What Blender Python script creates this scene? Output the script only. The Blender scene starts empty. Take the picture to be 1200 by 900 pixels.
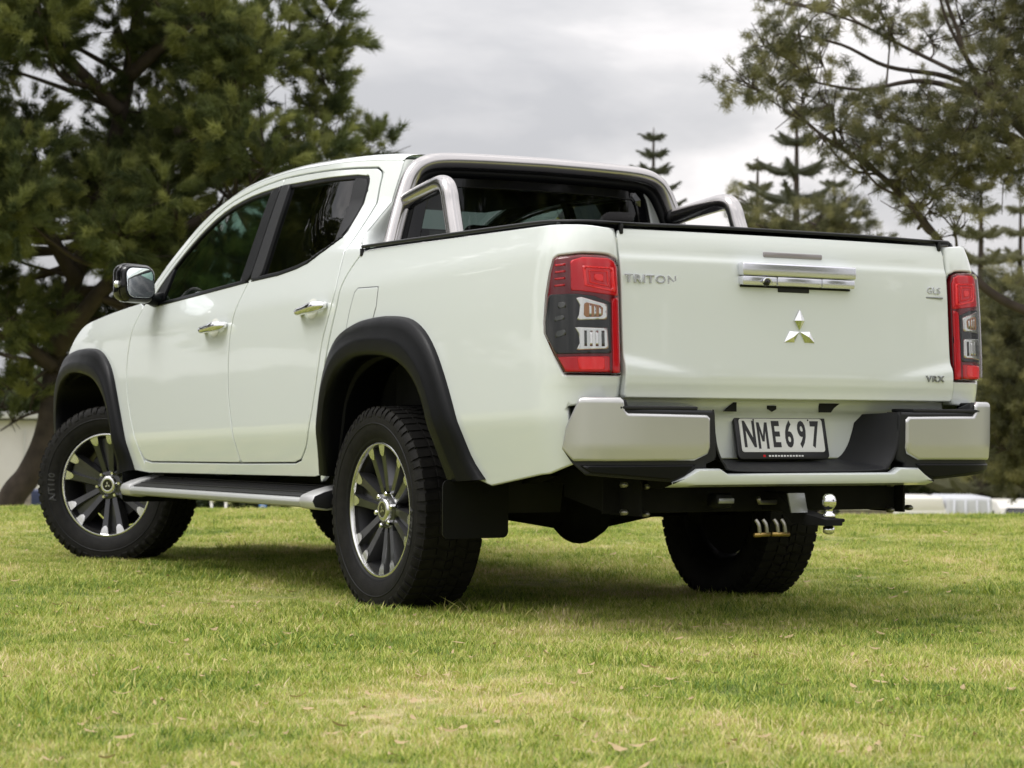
import bpy, bmesh, math, random
import numpy as np
from mathutils import Vector, Matrix, noise
from mathutils.geometry import delaunay_2d_cdt
random.seed(7); rng = np.random.default_rng(7)
PI = math.pi
SC = bpy.context.scene
COL = SC.collection

# ------------------------------------------------------------------ camera
CAM_POS = Vector((-7.5576, 4.6724, 0.7398))
YAW, PITCH, ROLL = math.radians(-30.019), math.radians(0.795), math.radians(0.459)
cd = bpy.data.cameras.new('camera'); cam = bpy.data.objects.new('camera', cd); COL.objects.link(cam)
fw = Vector((math.cos(YAW)*math.cos(PITCH), math.sin(YAW)*math.cos(PITCH), math.sin(PITCH)))
rt = Vector((math.sin(YAW), -math.cos(YAW), 0)); up = rt.cross(fw)
r2 = rt*math.cos(ROLL) + up*math.sin(ROLL); u2 = -rt*math.sin(ROLL) + up*math.cos(ROLL)
cam.matrix_world = Matrix(((r2.x, u2.x, -fw.x, CAM_POS.x), (r2.y, u2.y, -fw.y, CAM_POS.y), (r2.z, u2.z, -fw.z, CAM_POS.z), (0, 0, 0, 1)))
cd.sensor_width = 36; cd.lens = 79.97; cd.clip_end = 6000; cd.clip_start = .05
cd.dof.use_dof = True; cd.dof.focus_distance = 7.6; cd.dof.aperture_fstop = 7.0
SC.camera = cam

# ------------------------------------------------------------------ sky and sun (bright overcast)
SKY = .92
SUN_EL, SUN_AZ = math.radians(56), math.radians(72)      # azimuth measured from +x (truck's front) towards +y
w = bpy.data.worlds.new('World'); SC.world = w; w.use_nodes = True
nt = w.node_tree; N = nt.nodes; L = nt.links
for n in list(N): N.remove(n)
out = N.new('ShaderNodeOutputWorld')
sky = N.new('ShaderNodeTexSky'); sky.sky_type = 'NISHITA'; sky.sun_disc = False
sky.sun_elevation = SUN_EL; sky.sun_rotation = PI/2 - SUN_AZ; sky.air_density = 1.0; sky.dust_density = 3.0
bg1 = N.new('ShaderNodeBackground'); bg1.inputs[1].default_value = .09
L.new(sky.outputs[0], bg1.inputs[0])
tc = N.new('ShaderNodeTexCoord'); mp = N.new('ShaderNodeMapping'); mp.inputs['Scale'].default_value = (1, 1, 2.6)
mp.inputs['Location'].default_value = (.35, .2, .1)
L.new(tc.outputs['Generated'], mp.inputs['Vector'])
nz = N.new('ShaderNodeTexNoise'); nz.inputs['Scale'].default_value = 4.2; nz.inputs['Detail'].default_value = 7; nz.inputs['Roughness'].default_value = .52
nz.inputs['Distortion'].default_value = .35
L.new(mp.outputs[0], nz.inputs['Vector'])
cr = N.new('ShaderNodeValToRGB'); e = cr.color_ramp.elements
e[0].position = .39; e[0].color = (.54, .54, .56, 1); e[1].position = .60; e[1].color = (.95, .915, .91, 1)
m = e.new(.50); m.color = (.68, .67, .68, 1)
L.new(nz.outputs['Fac'], cr.inputs['Fac'])
# standard overcast sky: radiance rises as (1 + 2 sin(elevation)) / 3 towards the zenith
bg2 = N.new('ShaderNodeBackground'); L.new(cr.outputs[0], bg2.inputs[0])
sx = N.new('ShaderNodeSeparateXYZ'); L.new(tc.outputs['Generated'], sx.inputs[0])
ce = N.new('ShaderNodeMath'); ce.operation = 'MULTIPLY_ADD'; ce.use_clamp = False; ce.inputs[1].default_value = SKY*2/1.24; ce.inputs[2].default_value = SKY/1.24
mxz = N.new('ShaderNodeMath'); mxz.operation = 'MAXIMUM'; mxz.inputs[1].default_value = 0; L.new(sx.outputs[2], mxz.inputs[0])
L.new(mxz.outputs[0], ce.inputs[0]); L.new(ce.outputs[0], bg2.inputs[1])
mx = N.new('ShaderNodeMixShader'); mx.inputs[0].default_value = .93
L.new(bg1.outputs[0], mx.inputs[1]); L.new(bg2.outputs[0], mx.inputs[2]); L.new(mx.outputs[0], out.inputs[0])
sd = bpy.data.lights.new('sun', 'SUN'); sd.energy = 1.5; sd.angle = math.radians(28); sd.color = (1, .985, .96)
so = bpy.data.objects.new('sun', sd); COL.objects.link(so)
sdir = Vector((math.cos(SUN_EL)*math.cos(SUN_AZ), math.cos(SUN_EL)*math.sin(SUN_AZ), math.sin(SUN_EL)))
so.rotation_euler = sdir.to_track_quat('Z', 'Y').to_euler(); so.location = sdir*40
SC.view_settings.view_transform = 'Standard'; SC.view_settings.look = 'None'
SC.view_settings.exposure = 0.38; SC.view_settings.gamma = 1.0; SC.view_settings.use_curve_mapping = False
SC.cycles.max_bounces = 8; SC.cycles.transparent_max_bounces = 16
SC.cycles.use_denoising = True

# ------------------------------------------------------------------ materials
MATS = {}
def nmat(name):
    m_ = bpy.data.materials.new(name); m_.use_nodes = True
    MATS[name] = m_
    return m_, m_.node_tree.nodes, m_.node_tree.links, m_.node_tree.nodes['Principled BSDF']
def pbr(name, col, rough=.5, metal=0., coat=0., coat_r=.03, spec=.5, bump=0., bscale=200., var=0., vscale=8., rvar=0.):
    m_, n_, l_, b_ = nmat(name)
    b_.inputs['Base Color'].default_value = (*col, 1); b_.inputs['Roughness'].default_value = rough
    b_.inputs['Metallic'].default_value = metal; b_.inputs['Coat Weight'].default_value = coat
    b_.inputs['Coat Roughness'].default_value = coat_r; b_.inputs['Specular IOR Level'].default_value = spec
    t_ = n_.new('ShaderNodeTexCoord')
    if bump:
        z_ = n_.new('ShaderNodeTexNoise'); z_.inputs['Scale'].default_value = bscale; z_.inputs['Detail'].default_value = 3
        l_.new(t_.outputs['Object'], z_.inputs['Vector'])
        bp_ = n_.new('ShaderNodeBump'); bp_.inputs['Strength'].default_value = bump; bp_.inputs['Distance'].default_value = .002
        l_.new(z_.outputs['Fac'], bp_.inputs['Height']); l_.new(bp_.outputs[0], b_.inputs['Normal'])
    if var or rvar:
        z_ = n_.new('ShaderNodeTexNoise'); z_.inputs['Scale'].default_value = vscale; z_.inputs['Detail'].default_value = 5
        l_.new(t_.outputs['Object'], z_.inputs['Vector'])
        if var:
            r_ = n_.new('ShaderNodeValToRGB'); e_ = r_.color_ramp.elements
            e_[0].position = .3; e_[1].position = .7
            e_[0].color = (*[c*(1-var) for c in col], 1); e_[1].color = (*[min(1, c*(1+var)) for c in col], 1)
            l_.new(z_.outputs['Fac'], r_.inputs['Fac']); l_.new(r_.outputs[0], b_.inputs['Base Color'])
        if rvar:
            q_ = n_.new('ShaderNodeMapRange'); q_.inputs['To Min'].default_value = max(.02, rough-rvar); q_.inputs['To Max'].default_value = rough+rvar
            l_.new(z_.outputs['Fac'], q_.inputs['Value']); l_.new(q_.outputs[0], b_.inputs['Roughness'])
    return m_
def glassmat(name, tint, ior=1.48, rough=.02):
    m_, n_, l_, b_ = nmat(name); n_.remove(b_); o_ = n_['Material Output']
    tr = n_.new('ShaderNodeBsdfTransparent'); tr.inputs[0].default_value = (*tint, 1)
    gl = n_.new('ShaderNodeBsdfGlossy'); gl.inputs['Roughness'].default_value = rough; gl.inputs[0].default_value = (1, 1, 1, 1)
    fr = n_.new('ShaderNodeFresnel'); fr.inputs[0].default_value = ior
    mx_ = n_.new('ShaderNodeMixShader')
    l_.new(fr.outputs[0], mx_.inputs[0]); l_.new(tr.outputs[0], mx_.inputs[1]); l_.new(gl.outputs[0], mx_.inputs[2]); l_.new(mx_.outputs[0], o_.inputs[0])
    return m_
def lensmat(name, col, rough=.12, trans=.35):
    m_ = pbr(name, col, rough, 0, .45, .02, .3)
    b_ = m_.node_tree.nodes['Principled BSDF']; b_.inputs['Subsurface Weight'].default_value = 0
    return m_

pbr('paint', (.675, .715, .70), .30, 0, 1., .025, .5, rvar=.03, vscale=30)
pbr('paint_inner', (.72, .73, .69), .5)
pbr('black_plastic', (.0036, .0039, .0046), .38, 0, 0, .03, .17, bump=.25, bscale=420, rvar=.08, vscale=14)
pbr('black_plastic_soft', (.014, .0145, .0165), .58, 0, 0, .03, .3, bump=.25, bscale=500, rvar=.08, vscale=18)
pbr('gloss_black', (.004, .004, .005), .10, 0, .3, .03, .35)
pbr('underbody', (.007, .007, .007), .8, 0, 0, .03, .2, var=.4, vscale=9)
pbr('liner', (.010, .010, .010), .9)
pbr('rubber', (.0065, .0065, .007), .58, 0, 0, .03, .22, bump=.4, bscale=160, var=.25, vscale=20)
pbr('rubber_tread', (.0075, .0070, .0062), .68, 0, 0, .03, .20, bump=.4, bscale=160, var=.45, vscale=26)
pbr('rubber_letter', (.03, .03, .032), .5)
pbr('gunmetal', (.062, .063, .067), .30, .85, .6, .05)
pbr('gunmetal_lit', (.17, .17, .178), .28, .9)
pbr('barrel_dark', (.022, .022, .024), .45, .6)
pbr('machined', (.74, .74, .73), .22, 1.0)
pbr('chrome', (.80, .80, .81), .06, 1.0)
pbr('satin_silver', (.60, .60, .60), .40, .6, bump=.05, bscale=300)
pbr('steel', (.47, .455, .45), .20, 1.0, bump=.04, bscale=500)
pbr('bumper_silver', (.53, .53, .525), .33, .75, .5, .06)
pbr('handle_silver', (.68, .69, .74), .20, .8, .6, .05)
pbr('alloy_step', (.46, .47, .46), .45, .45)
pbr('step_pad', (.008, .008, .009), .45, 0, 0, .03, .3, bump=.5, bscale=250)
pbr('vinyl', (.011, .0115, .0125), .45, 0, 0, .03, .3, bump=.3, bscale=120)
lensmat('lens_red', (.60, .008, .016)); lensmat('lens_red_bright', (.95, .030, .034)); lensmat('lens_red_dark', (.13, .004, .008))
lensmat('lens_smoke', (.016, .018, .018)); lensmat('lens_amber', (.40, .20, .10))
pbr('lens_clear', (.66, .67, .65), .12, .75, 1.)
pbr('reflector_dark', (.05, .055, .052), .25, .6, 1.)
pbr('lens_grey', (.24, .22, .225), .25, 0, 1.)
pbr('plate_white', (.74, .75, .73), .35, 0, .4)
pbr('plate_black', (.008, .008, .009), .4)
pbr('seat', (.022, .022, .024), .8, bump=.3, bscale=90)
pbr('brass', (.38, .27, .10), .4, 1.0)
pbr('bolt', (.32, .31, .28), .45, 1.0)
pbr('galv', (.30, .31, .33), .35, .8)
glassmat('glass_front', (.33, .47, .40)); glassmat('glass_privacy', (.035, .04, .04)); glassmat('glass_rear', (.20, .23, .22))
glassmat('glass_lamp', (.98, .98, .98), 1.22); glassmat('glass_screen', (.55, .68, .62))
pbr('mirror_glass', (.82, .88, .90), .02, 1.0)

# ------------------------------------------------------------------ mesh helpers
def mk(name, verts, faces, mat, parent=None, smooth=True, normals=None):
    me = bpy.data.meshes.new(name); me.from_pydata([tuple(v) for v in verts], [], [tuple(f) for f in faces]); me.update()
    if smooth: me.polygons.foreach_set('use_smooth', [True]*len(me.polygons))
    if normals is not None: me.normals_split_custom_set_from_vertices([tuple(n) for n in normals])
    me.materials.append(MATS[mat] if isinstance(mat, str) else mat)
    o = bpy.data.objects.new(name, me); COL.objects.link(o)
    if parent: o.parent = parent
    return o
def mirrored(o, parent=None, name=None):
    me = o.data.copy(); me.flip_normals()
    co = np.empty(len(me.vertices)*3, np.float32); me.vertices.foreach_get('co', co); co = co.reshape(-1, 3); co[:, 1] *= -1
    me.vertices.foreach_set('co', co.ravel()); me.update()
    if 'custom_normal' in me.attributes: me.attributes.remove(me.attributes['custom_normal'])
    q = bpy.data.objects.new(name or o.name.split('.')[0], me); COL.objects.link(q); q.parent = parent or o.parent
    return q
def bm_obj(name, bm, mat, parent=None, smooth=True, angle=35):
    me = bpy.data.meshes.new(name); bm.normal_update(); bm.to_mesh(me); bm.free()
    if smooth:
        me.polygons.foreach_set('use_smooth', [True]*len(me.polygons)); me.set_sharp_from_angle(angle=math.radians(angle))
    me.materials.append(MATS[mat] if isinstance(mat, str) else mat)
    o = bpy.data.objects.new(name, me); COL.objects.link(o)
    if parent: o.parent = parent
    return o
def bm_box(bm, c, s, rot=None, bev=0, seg=2):
    r = bmesh.ops.create_cube(bm, size=1.0)
    vs = r['verts']; M = Matrix.Translation(c) @ (rot.to_4x4() if rot is not None else Matrix()) @ Matrix.Diagonal((*s, 1))
    bmesh.ops.transform(bm, matrix=M, verts=vs)
    if bev:
        es = list({e_ for v in vs for e_ in v.link_edges})
        bmesh.ops.bevel(bm, geom=es, offset=bev, segments=seg, affect='EDGES', profile=.5)
def box(name, c, s, mat, parent=None, bev=.004, rot=None, seg=2):
    bm = bmesh.new(); bm_box(bm, c, s, rot, bev, seg); return bm_obj(name, bm, mat, parent)
def catmull(P, n=8):
    P = [Vector(p) for p in P]; o = []
    for i in range(len(P)-1):
        a = P[max(0, i-1)]; b = P[i]; c = P[i+1]; d = P[min(len(P)-1, i+2)]
        for k in range(n):
            t = k/n
            o.append(.5*((2*b) + (c-a)*t + (2*a-5*b+4*c-d)*t*t + (3*b-a-3*c+d)*t**3))
    o.append(P[-1]); return o
def tube_data(path, rad, seg=12, cap=True):
    path = [Vector(p) for p in path]; n = len(path)
    if not hasattr(rad, '__len__'): rad = [rad]*n
    V = []; F = []; T0 = None; Nn = None
    for i in range(n):
        T = (path[min(i+1, n-1)]-path[max(i-1, 0)]).normalized()
        if Nn is None:
            a = Vector((0, 0, 1)) if abs(T.z) < .9 else Vector((1, 0, 0))
            Nn = T.cross(a).normalized()
        else:
            Nn = (Nn - T*Nn.dot(T)).normalized()
        B = T.cross(Nn)
        for k in range(seg):
            an = 2*PI*k/seg; V.append(path[i] + (Nn*math.cos(an)+B*math.sin(an))*rad[i])
    for i in range(n-1):
        for k in range(seg):
            a = i*seg+k; b = i*seg+(k+1) % seg; F.append((a, b, b+seg, a+seg))
    if cap:
        F.append(tuple(range(seg-1, -1, -1))); F.append(tuple(range((n-1)*seg, n*seg)))
    return V, F
def tube(name, path, rad, mat, parent=None, seg=12):
    V, F = tube_data(path, rad, seg); return mk(name, V, F, mat, parent)
def lathe_data(prof, seg=48, axis='y', closed=False):
    V = []; F = []; n = len(prof)
    for k in range(seg):
        a = 2*PI*k/seg
        for (r, h) in prof: V.append((r*math.cos(a), h, r*math.sin(a)))
    for k in range(seg):
        k2 = (k+1) % seg
        for i in range(n-1 if not closed else n):
            j = (i+1) % n
            F.append((k*n+i, k*n+j, k2*n+j, k2*n+i))
    return V, F
def rot_to(V, M): return [M @ Vector(v) for v in V]
def prism(name, poly, origin, ax_u, ax_v, depth, mat, parent=None, bev=.0, seg=2):
    """polygon in the (u,v) plane, pushed out along u x v by depth"""
    U = Vector(ax_u).normalized(); Vv = Vector(ax_v).normalized(); W = U.cross(Vv); O = Vector(origin)
    bm = bmesh.new(); lo = [bm.verts.new(O+U*a+Vv*b) for a, b in poly]
    f = bm.faces.new(lo)
    r = bmesh.ops.extrude_face_region(bm, geom=[f]); nv = [g for g in r['geom'] if isinstance(g, bmesh.types.BMVert)]
    bmesh.ops.translate(bm, verts=nv, vec=W*depth)
    bmesh.ops.recalc_face_normals(bm, faces=bm.faces[:])
    if bev:
        es = [e_ for e_ in bm.edges if e_.verts[0] in nv and e_.verts[1] in nv]
        bmesh.ops.bevel(bm, geom=es, offset=bev, segments=seg, affect='EDGES', profile=.5)
    return bm_obj(name, bm, mat, parent)
def text_mesh(name, s, mat, parent, M, size, sx=1., depth=.002, bold=.0, align='CENTER', space=1.):
    cu = bpy.data.curves.new(name, 'FONT'); cu.body = s; cu.size = size; cu.extrude = depth; cu.offset = bold; cu.resolution_u = 3
    cu.align_x = align; cu.align_y = 'CENTER'; cu.space_character = space
    t = bpy.data.objects.new(name, cu); COL.objects.link(t)
    dg = bpy.context.evaluated_depsgraph_get(); me = bpy.data.meshes.new_from_object(t.evaluated_get(dg))
    bpy.data.objects.remove(t); bpy.data.curves.remove(cu)
    me.transform(M @ Matrix.Diagonal((sx, 1, 1, 1))); me.name = name
    me.materials.clear(); me.materials.append(MATS[mat])
    o = bpy.data.objects.new(name, me); COL.objects.link(o); o.parent = parent
    return o
def empty(name, loc=(0, 0, 0), label=None, cat=None, group=None, parent=None):
    o = bpy.data.objects.new(name, None); COL.objects.link(o); o.location = loc; o.empty_display_size = .2
    if label: o['label'] = label
    if cat: o['category'] = cat
    if group: o['group'] = group
    if parent: o.parent = parent
    return o
def tag(o, label=None, cat=None, group=None, kind=None):
    if label: o['label'] = label
    if cat: o['category'] = cat
    if group: o['group'] = group
    if kind: o['kind'] = kind
    return o

# ------------------------------------------------------------------ curved sheet panels cut to an outline
def resample(P, step, closed=True):
    o = []; n = len(P)
    for i in range(n if closed else n-1):
        a = np.array(P[i], float); b = np.array(P[(i+1) % n], float); k = max(1, int(math.ceil(np.linalg.norm(b-a)/step)))
        for j in range(k): o.append(a+(b-a)*j/k)
    if not closed: o.append(np.array(P[-1], float))
    return np.array(o)
def smooth2(P, n=6, closed=False):
    if closed:
        P = list(P); Q = [P[-1]]+P+[P[0], P[1]]
        S = catmull([(a, b, 0) for a, b in Q], n); S = S[n:-n]
        return [(p.x, p.y) for p in S[:-1]]
    return [(p.x, p.y) for p in catmull([(a, b, 0) for a, b in P], n)]
def area2(P):
    P = np.asarray(P); x, y = P[:, 0], P[:, 1]
    return .5*np.sum(x*np.roll(y, -1)-np.roll(x, -1)*y)
def inside(P, Q):
    P = np.asarray(P); Q = np.asarray(Q); c = np.zeros(len(Q), bool); n = len(P)
    for i in range(n):
        a = P[i]; b = P[(i+1) % n]
        cond = (a[1] > Q[:, 1]) != (b[1] > Q[:, 1])
        xx = a[0]+(b[0]-a[0])*(Q[:, 1]-a[1])/((b[1]-a[1]) if b[1] != a[1] else 1e-12)
        c ^= cond & (Q[:, 0] < xx)
    return c
def dist_to(segsA, segsB, Q):
    D = np.full(len(Q), 1e9); NP = np.zeros((len(Q), 2))
    for a, b in zip(segsA, segsB):
        ab = b-a; l2 = ab@ab+1e-15; t = np.clip(((Q-a)@ab)/l2, 0, 1); pnt = a+t[:, None]*ab
        d = np.linalg.norm(Q-pnt, axis=1); k = d < D; D[k] = d[k]; NP[k] = pnt[k]
    return D, NP
def panel(name, outer, surf, mat, parent, holes=(), step=.035, bstep=.018, roll=.006, depth=.018, off=0., flip=False, both=False):
    loops = []
    for i, P in enumerate([outer]+list(holes)):
        R = resample(P, bstep); ar = area2(R)
        if (ar < 0) == (i == 0): R = R[::-1]
        loops.append(R)
    A = np.concatenate(loops); B = np.concatenate([np.roll(l, -1, axis=0) for l in loops])
    pts = []; edges = []
    def addloop(Lp):
        b0 = len(pts)
        for q in Lp: pts.append((float(q[0]), float(q[1])))
        n = len(Lp)
        for i in range(n): edges.append((b0+i, b0+(i+1) % n))
    for lp in loops: addloop(lp)
    if roll:
        for lp in loops:
            t = np.roll(lp, -1, axis=0)-np.roll(lp, 1, axis=0); t /= (np.linalg.norm(t, axis=1)[:, None]+1e-12)
            nn = np.stack([-t[:, 1], t[:, 0]], 1)
            for k in (.3, 1.0):
                q = lp+nn*roll*k
                ok = inside(outer, q)
                for h in holes: ok &= ~inside(h, q)
                d, _ = dist_to(A, B, q); ok &= d > roll*k*.8
                for z in q[ok]: pts.append((float(z[0]), float(z[1])))
    mn = loops[0].min(0); mxx = loops[0].max(0)
    gx = np.arange(mn[0]+step*.5, mxx[0], step); gy = np.arange(mn[1]+step*.5, mxx[1], step)
    if len(gx) and len(gy):
        G = np.stack(np.meshgrid(gx, gy), -1).reshape(-1, 2)
        ok = inside(outer, G)
        for h in holes: ok &= ~inside(h, G)
        G = G[ok]
        if len(G):
            d, _ = dist_to(A, B, G); G = G[d > max(roll*1.6, step*.35)]
            for z in G: pts.append((float(z[0]), float(z[1])))
    r = delaunay_2d_cdt([Vector(q) for q in pts], edges, [], 0, 1e-6)
    V2 = np.array([(v.x, v.y) for v in r[0]]); T = np.array([f for f in r[2] if len(f) == 3])
    C = V2[T].mean(1); ok = inside(outer, C)
    for h in holes: ok &= ~inside(h, C)
    T = T[ok]
    a2 = (V2[T[:, 1], 0]-V2[T[:, 0], 0])*(V2[T[:, 2], 1]-V2[T[:, 0], 1])-(V2[T[:, 2], 0]-V2[T[:, 0], 0])*(V2[T[:, 1], 1]-V2[T[:, 0], 1])
    T = T[np.abs(a2) > 1e-10]
    D, NP = dist_to(A, B, V2)
    V = []; NR = []; e_ = 1e-3
    sg = -1. if flip else 1.
    for i, (u, v) in enumerate(V2):
        p = Vector(surf(u, v)); du = Vector(surf(u+e_, v))-Vector(surf(u-e_, v)); dv = Vector(surf(u, v+e_))-Vector(surf(u, v-e_))
        n = du.cross(dv)
        n = n.normalized()*sg if n.length > 1e-12 else Vector((0, 1, 0))
        if roll and D[i] < roll:
            k = (roll-D[i])/roll; drop = roll*(1-math.sqrt(max(0, 1-k*k)))
            q = NP[i]+(NP[i]-V2[i])/(D[i]+1e-9)*1e-3 if D[i] > 1e-6 else None
            if q is None:
                j = int(np.argmin(np.linalg.norm(A-V2[i], axis=1)))
                t = B[j]-A[j]; t2 = A[j]-A[(np.where(np.all(np.isclose(B, A[j]), axis=1))[0][0])] if True else t
                tt = t/(np.linalg.norm(t)+1e-12)+t2/(np.linalg.norm(t2)+1e-12); o2 = np.array([tt[1], -tt[0]]); o2 /= (np.linalg.norm(o2)+1e-12)
                q = V2[i]+o2*1e-3
                b2 = V2[i]
            else: b2 = NP[i]
            to = Vector(surf(*q))-Vector(surf(*b2))
            to = to-n*to.dot(n)
            if to.length > 1e-9: to.normalize()
            V.append(p+n*(off-drop)); NR.append((n*math.sqrt(max(0, 1-k*k))+to*k*.96).normalized())
        else:
            V.append(p+n*off); NR.append(n)
    F = []
    for t in T:
        a, b, c = t; va, vb, vc = V[a], V[b], V[c]
        nf = (vb-va).cross(vc-va)
        F.append((a, b, c) if nf.dot(NR[a]+NR[b]+NR[c]) > 0 else (a, c, b))
    # flange along the border
    if depth:
        cnt = {}
        for f in F:
            for i in range(3):
                k = (f[i], f[(i+1) % 3]); cnt[k] = 1
        bord = [k for k in cnt if (k[1], k[0]) not in cnt]
        idx = {}
        def base(i):
            if i not in idx:
                n0 = len(V); u, v = V2[i]
                du = Vector(surf(u+e_, v))-Vector(surf(u-e_, v)); dv = Vector(surf(u, v+e_))-Vector(surf(u, v-e_)); n = du.cross(dv).normalized()*sg
                V.append(V[i].copy()); NR.append((NR[i]-n*NR[i].dot(n)).normalized() if roll else NR[i])
                V.append(V[i]-n*depth); NR.append(NR[n0])
                idx[i] = n0
            return idx[i]
        for a, b in bord:
            ia, ib = base(a), base(b)
            F.append((b, a, ia+1, ib+1)) if roll else F.append((ib, ia, ia+1, ib+1))
    o = mk(name, V, F, mat, parent, True, NR)
    if both:
        V_ = [Vector((v.x, -v.y, v.z)) for v in V]; N_ = [Vector((n.x, -n.y, n.z)) for n in NR]
        o2 = mk(name, V_, [tuple(reversed(f)) for f in F], mat, parent, True, N_)
        return o, o2
    return o
def grid_surf(name, f, us, vs, mat, parent, flip=False):
    V = [f(u, v) for u in us for v in vs]; n = len(vs); F = []
    for i in range(len(us)-1):
        for j in range(n-1):
            q = (i*n+j, (i+1)*n+j, (i+1)*n+j+1, i*n+j+1); F.append(q[::-1] if flip else q)
    return mk(name, V, F, mat, parent)
def interp(xs, ys, t):
    return float(np.interp(t, xs, ys))

# ================================================================== THE PICKUP (built in its own frame: x forward, y left, rear axle at x=0)
truck = empty('pickup_truck', (0, 0, 0), 'white double cab pickup truck with black wheel arch flares parked on the lawn', 'pickup truck')
def sp(t, w_):
    t = t/w_
    return w_*(t if t > 30 else math.log1p(math.exp(t)))
def Y(x, z):
    y = .9075-.06*(z-.95)**2
    y -= .22*sp(.665-.035*(x-.8)-z, .010)
    y -= .33*sp(z-(1.205-.04*x), .024)
    y += .05*sp(z-1.36, .03)
    t_ = 1.205-.04*x-z
    if t_ > -.12:
        q_ = sp(t_, .016); y -= .0095*(1-math.exp(-q_/.035))*math.exp(-q_/.085)
    if x > 2.9: y -= .10*(x-2.9)**2
    if z > 1.25 and x > 1.7: y -= .045*min(1, (z-1.25)/.3)*(x-1.7)**2
    if z > 1.37 and x < .85: y -= .5*min(1, (z-1.37)/.2)*(.85-x)**2
    return y
def SIDE(x, z): return (x, Y(x, z), z)
def inset(P, d):
    P = resample(P, .02); s = 1 if area2(P) > 0 else -1
    t = np.roll(P, -1, axis=0)-np.roll(P, 1, axis=0); t /= np.linalg.norm(t, axis=1)[:, None]+1e-12
    return [tuple(q) for q in P+np.stack([-t[:, 1], t[:, 0]], 1)*d*s]
# outlines in side view (x, z)
seam_low = [(2.397, .524), (2.327, .513), (1.293, .530), (.752, .543), (.69, .556)]
seam_rear = smooth2([(.69, .556), (.616, .608), (.553, .69), (.486, .856), (.434, 1.021), (.386, 1.119), (.352, 1.203), (.358, 1.263), (.405, 1.475), (.437, 1.628), (.448, 1.690), (.482, 1.715)], 3)
seam_top = smooth2([(.482, 1.715), (.695, 1.726), (1.197, 1.737), (1.57, 1.712), (1.86, 1.656), (2.10, 1.563), (2.29, 1.443), (2.395, 1.35), (2.465, 1.255)], 3)
seam_front = smooth2([(2.465, 1.255), (2.510, 1.17), (2.545, 1.08), (2.571, .953), (2.559, .833), (2.517, .714), (2.453, .595), (2.397, .524)], 3)
split = smooth2([(1.293, .530), (1.318, .666), (1.349, .791), (1.358, .899), (1.353, 1.043), (1.333, 1.126), (1.285, 1.259), (1.262, 1.35), (1.258, 1.737)], 3)
win_top_f = smooth2([(1.277, 1.703), (1.58, 1.684), (1.85, 1.632), (2.08, 1.54), (2.26, 1.427), (2.36, 1.335), (2.405, 1.262)], 3)
win_f = win_top_f + [(2.385, 1.238), (2.325, 1.229), (1.80, 1.262), (1.277, 1.294)]
win_r = [(1.240, 1.297), (1.10, 1.303), (.967, 1.309)] + smooth2([(.967, 1.309), (.80, 1.327), (.702, 1.345), (.575, 1.392), (.490, 1.438), (.485, 1.49), (.492, 1.57), (.500, 1.655), (.516, 1.684)], 3)[1:] + [(.583, 1.693), (.853, 1.700), (1.240, 1.705)]
flo_r = smooth2([(.514, .505), (.469, .614), (.435, .752), (.38, .911), (.277, 1.033), (.13, 1.082), (.0, 1.098), (-.141, 1.101), (-.306, 1.086), (-.42, 1.04), (-.512, .96), (-.598, .836), (-.672, .694), (-.715, .59), (-.775, .520)], 4)
fli_r = smooth2([(.407, .500), (.372, .60), (.347, .708), (.316, .805), (.235, .895), (.098, .948), (-.073, .957), (-.239, .939), (-.379, .879), (-.467, .785), (-.516, .661), (-.545, .57), (-.563, .505)], 4)
flo_f = smooth2([(2.555, .470), (2.578, .577), (2.658, .761), (2.742, .917), (2.823, .991), (2.945, 1.040), (3.119, 1.053), (3.30, 1.048), (3.48, 1.025), (3.61, .965), (3.69, .87), (3.715, .76), (3.70, .62)], 4)
fli_f = smooth2([(2.672, .440), (2.672, .56), (2.690, .66), (2.735, .76), (2.815, .84), (2.938, .90), (3.138, .930), (3.34, .928), (3.50, .885), (3.585, .81), (3.615, .71), (3.60, .58)], 4)
def rs(P, n):
    P = np.array(P, float); d = np.r_[0, np.cumsum(np.linalg.norm(np.diff(P, axis=0), axis=1))]
    t = np.linspace(0, d[-1], n); return np.stack([np.interp(t, d, P[:, 0]), np.interp(t, d, P[:, 1])], 1)
NA = 56
FO_R, FI_R, FO_F, FI_F = rs(flo_r, NA), rs(fli_r, NA), rs(flo_f, NA), rs(fli_f, NA)
arch_r = [tuple(q) for q in FO_R*.7+FI_R*.3]; arch_f = [tuple(q) for q in FO_F*.7+FI_F*.3]

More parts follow.
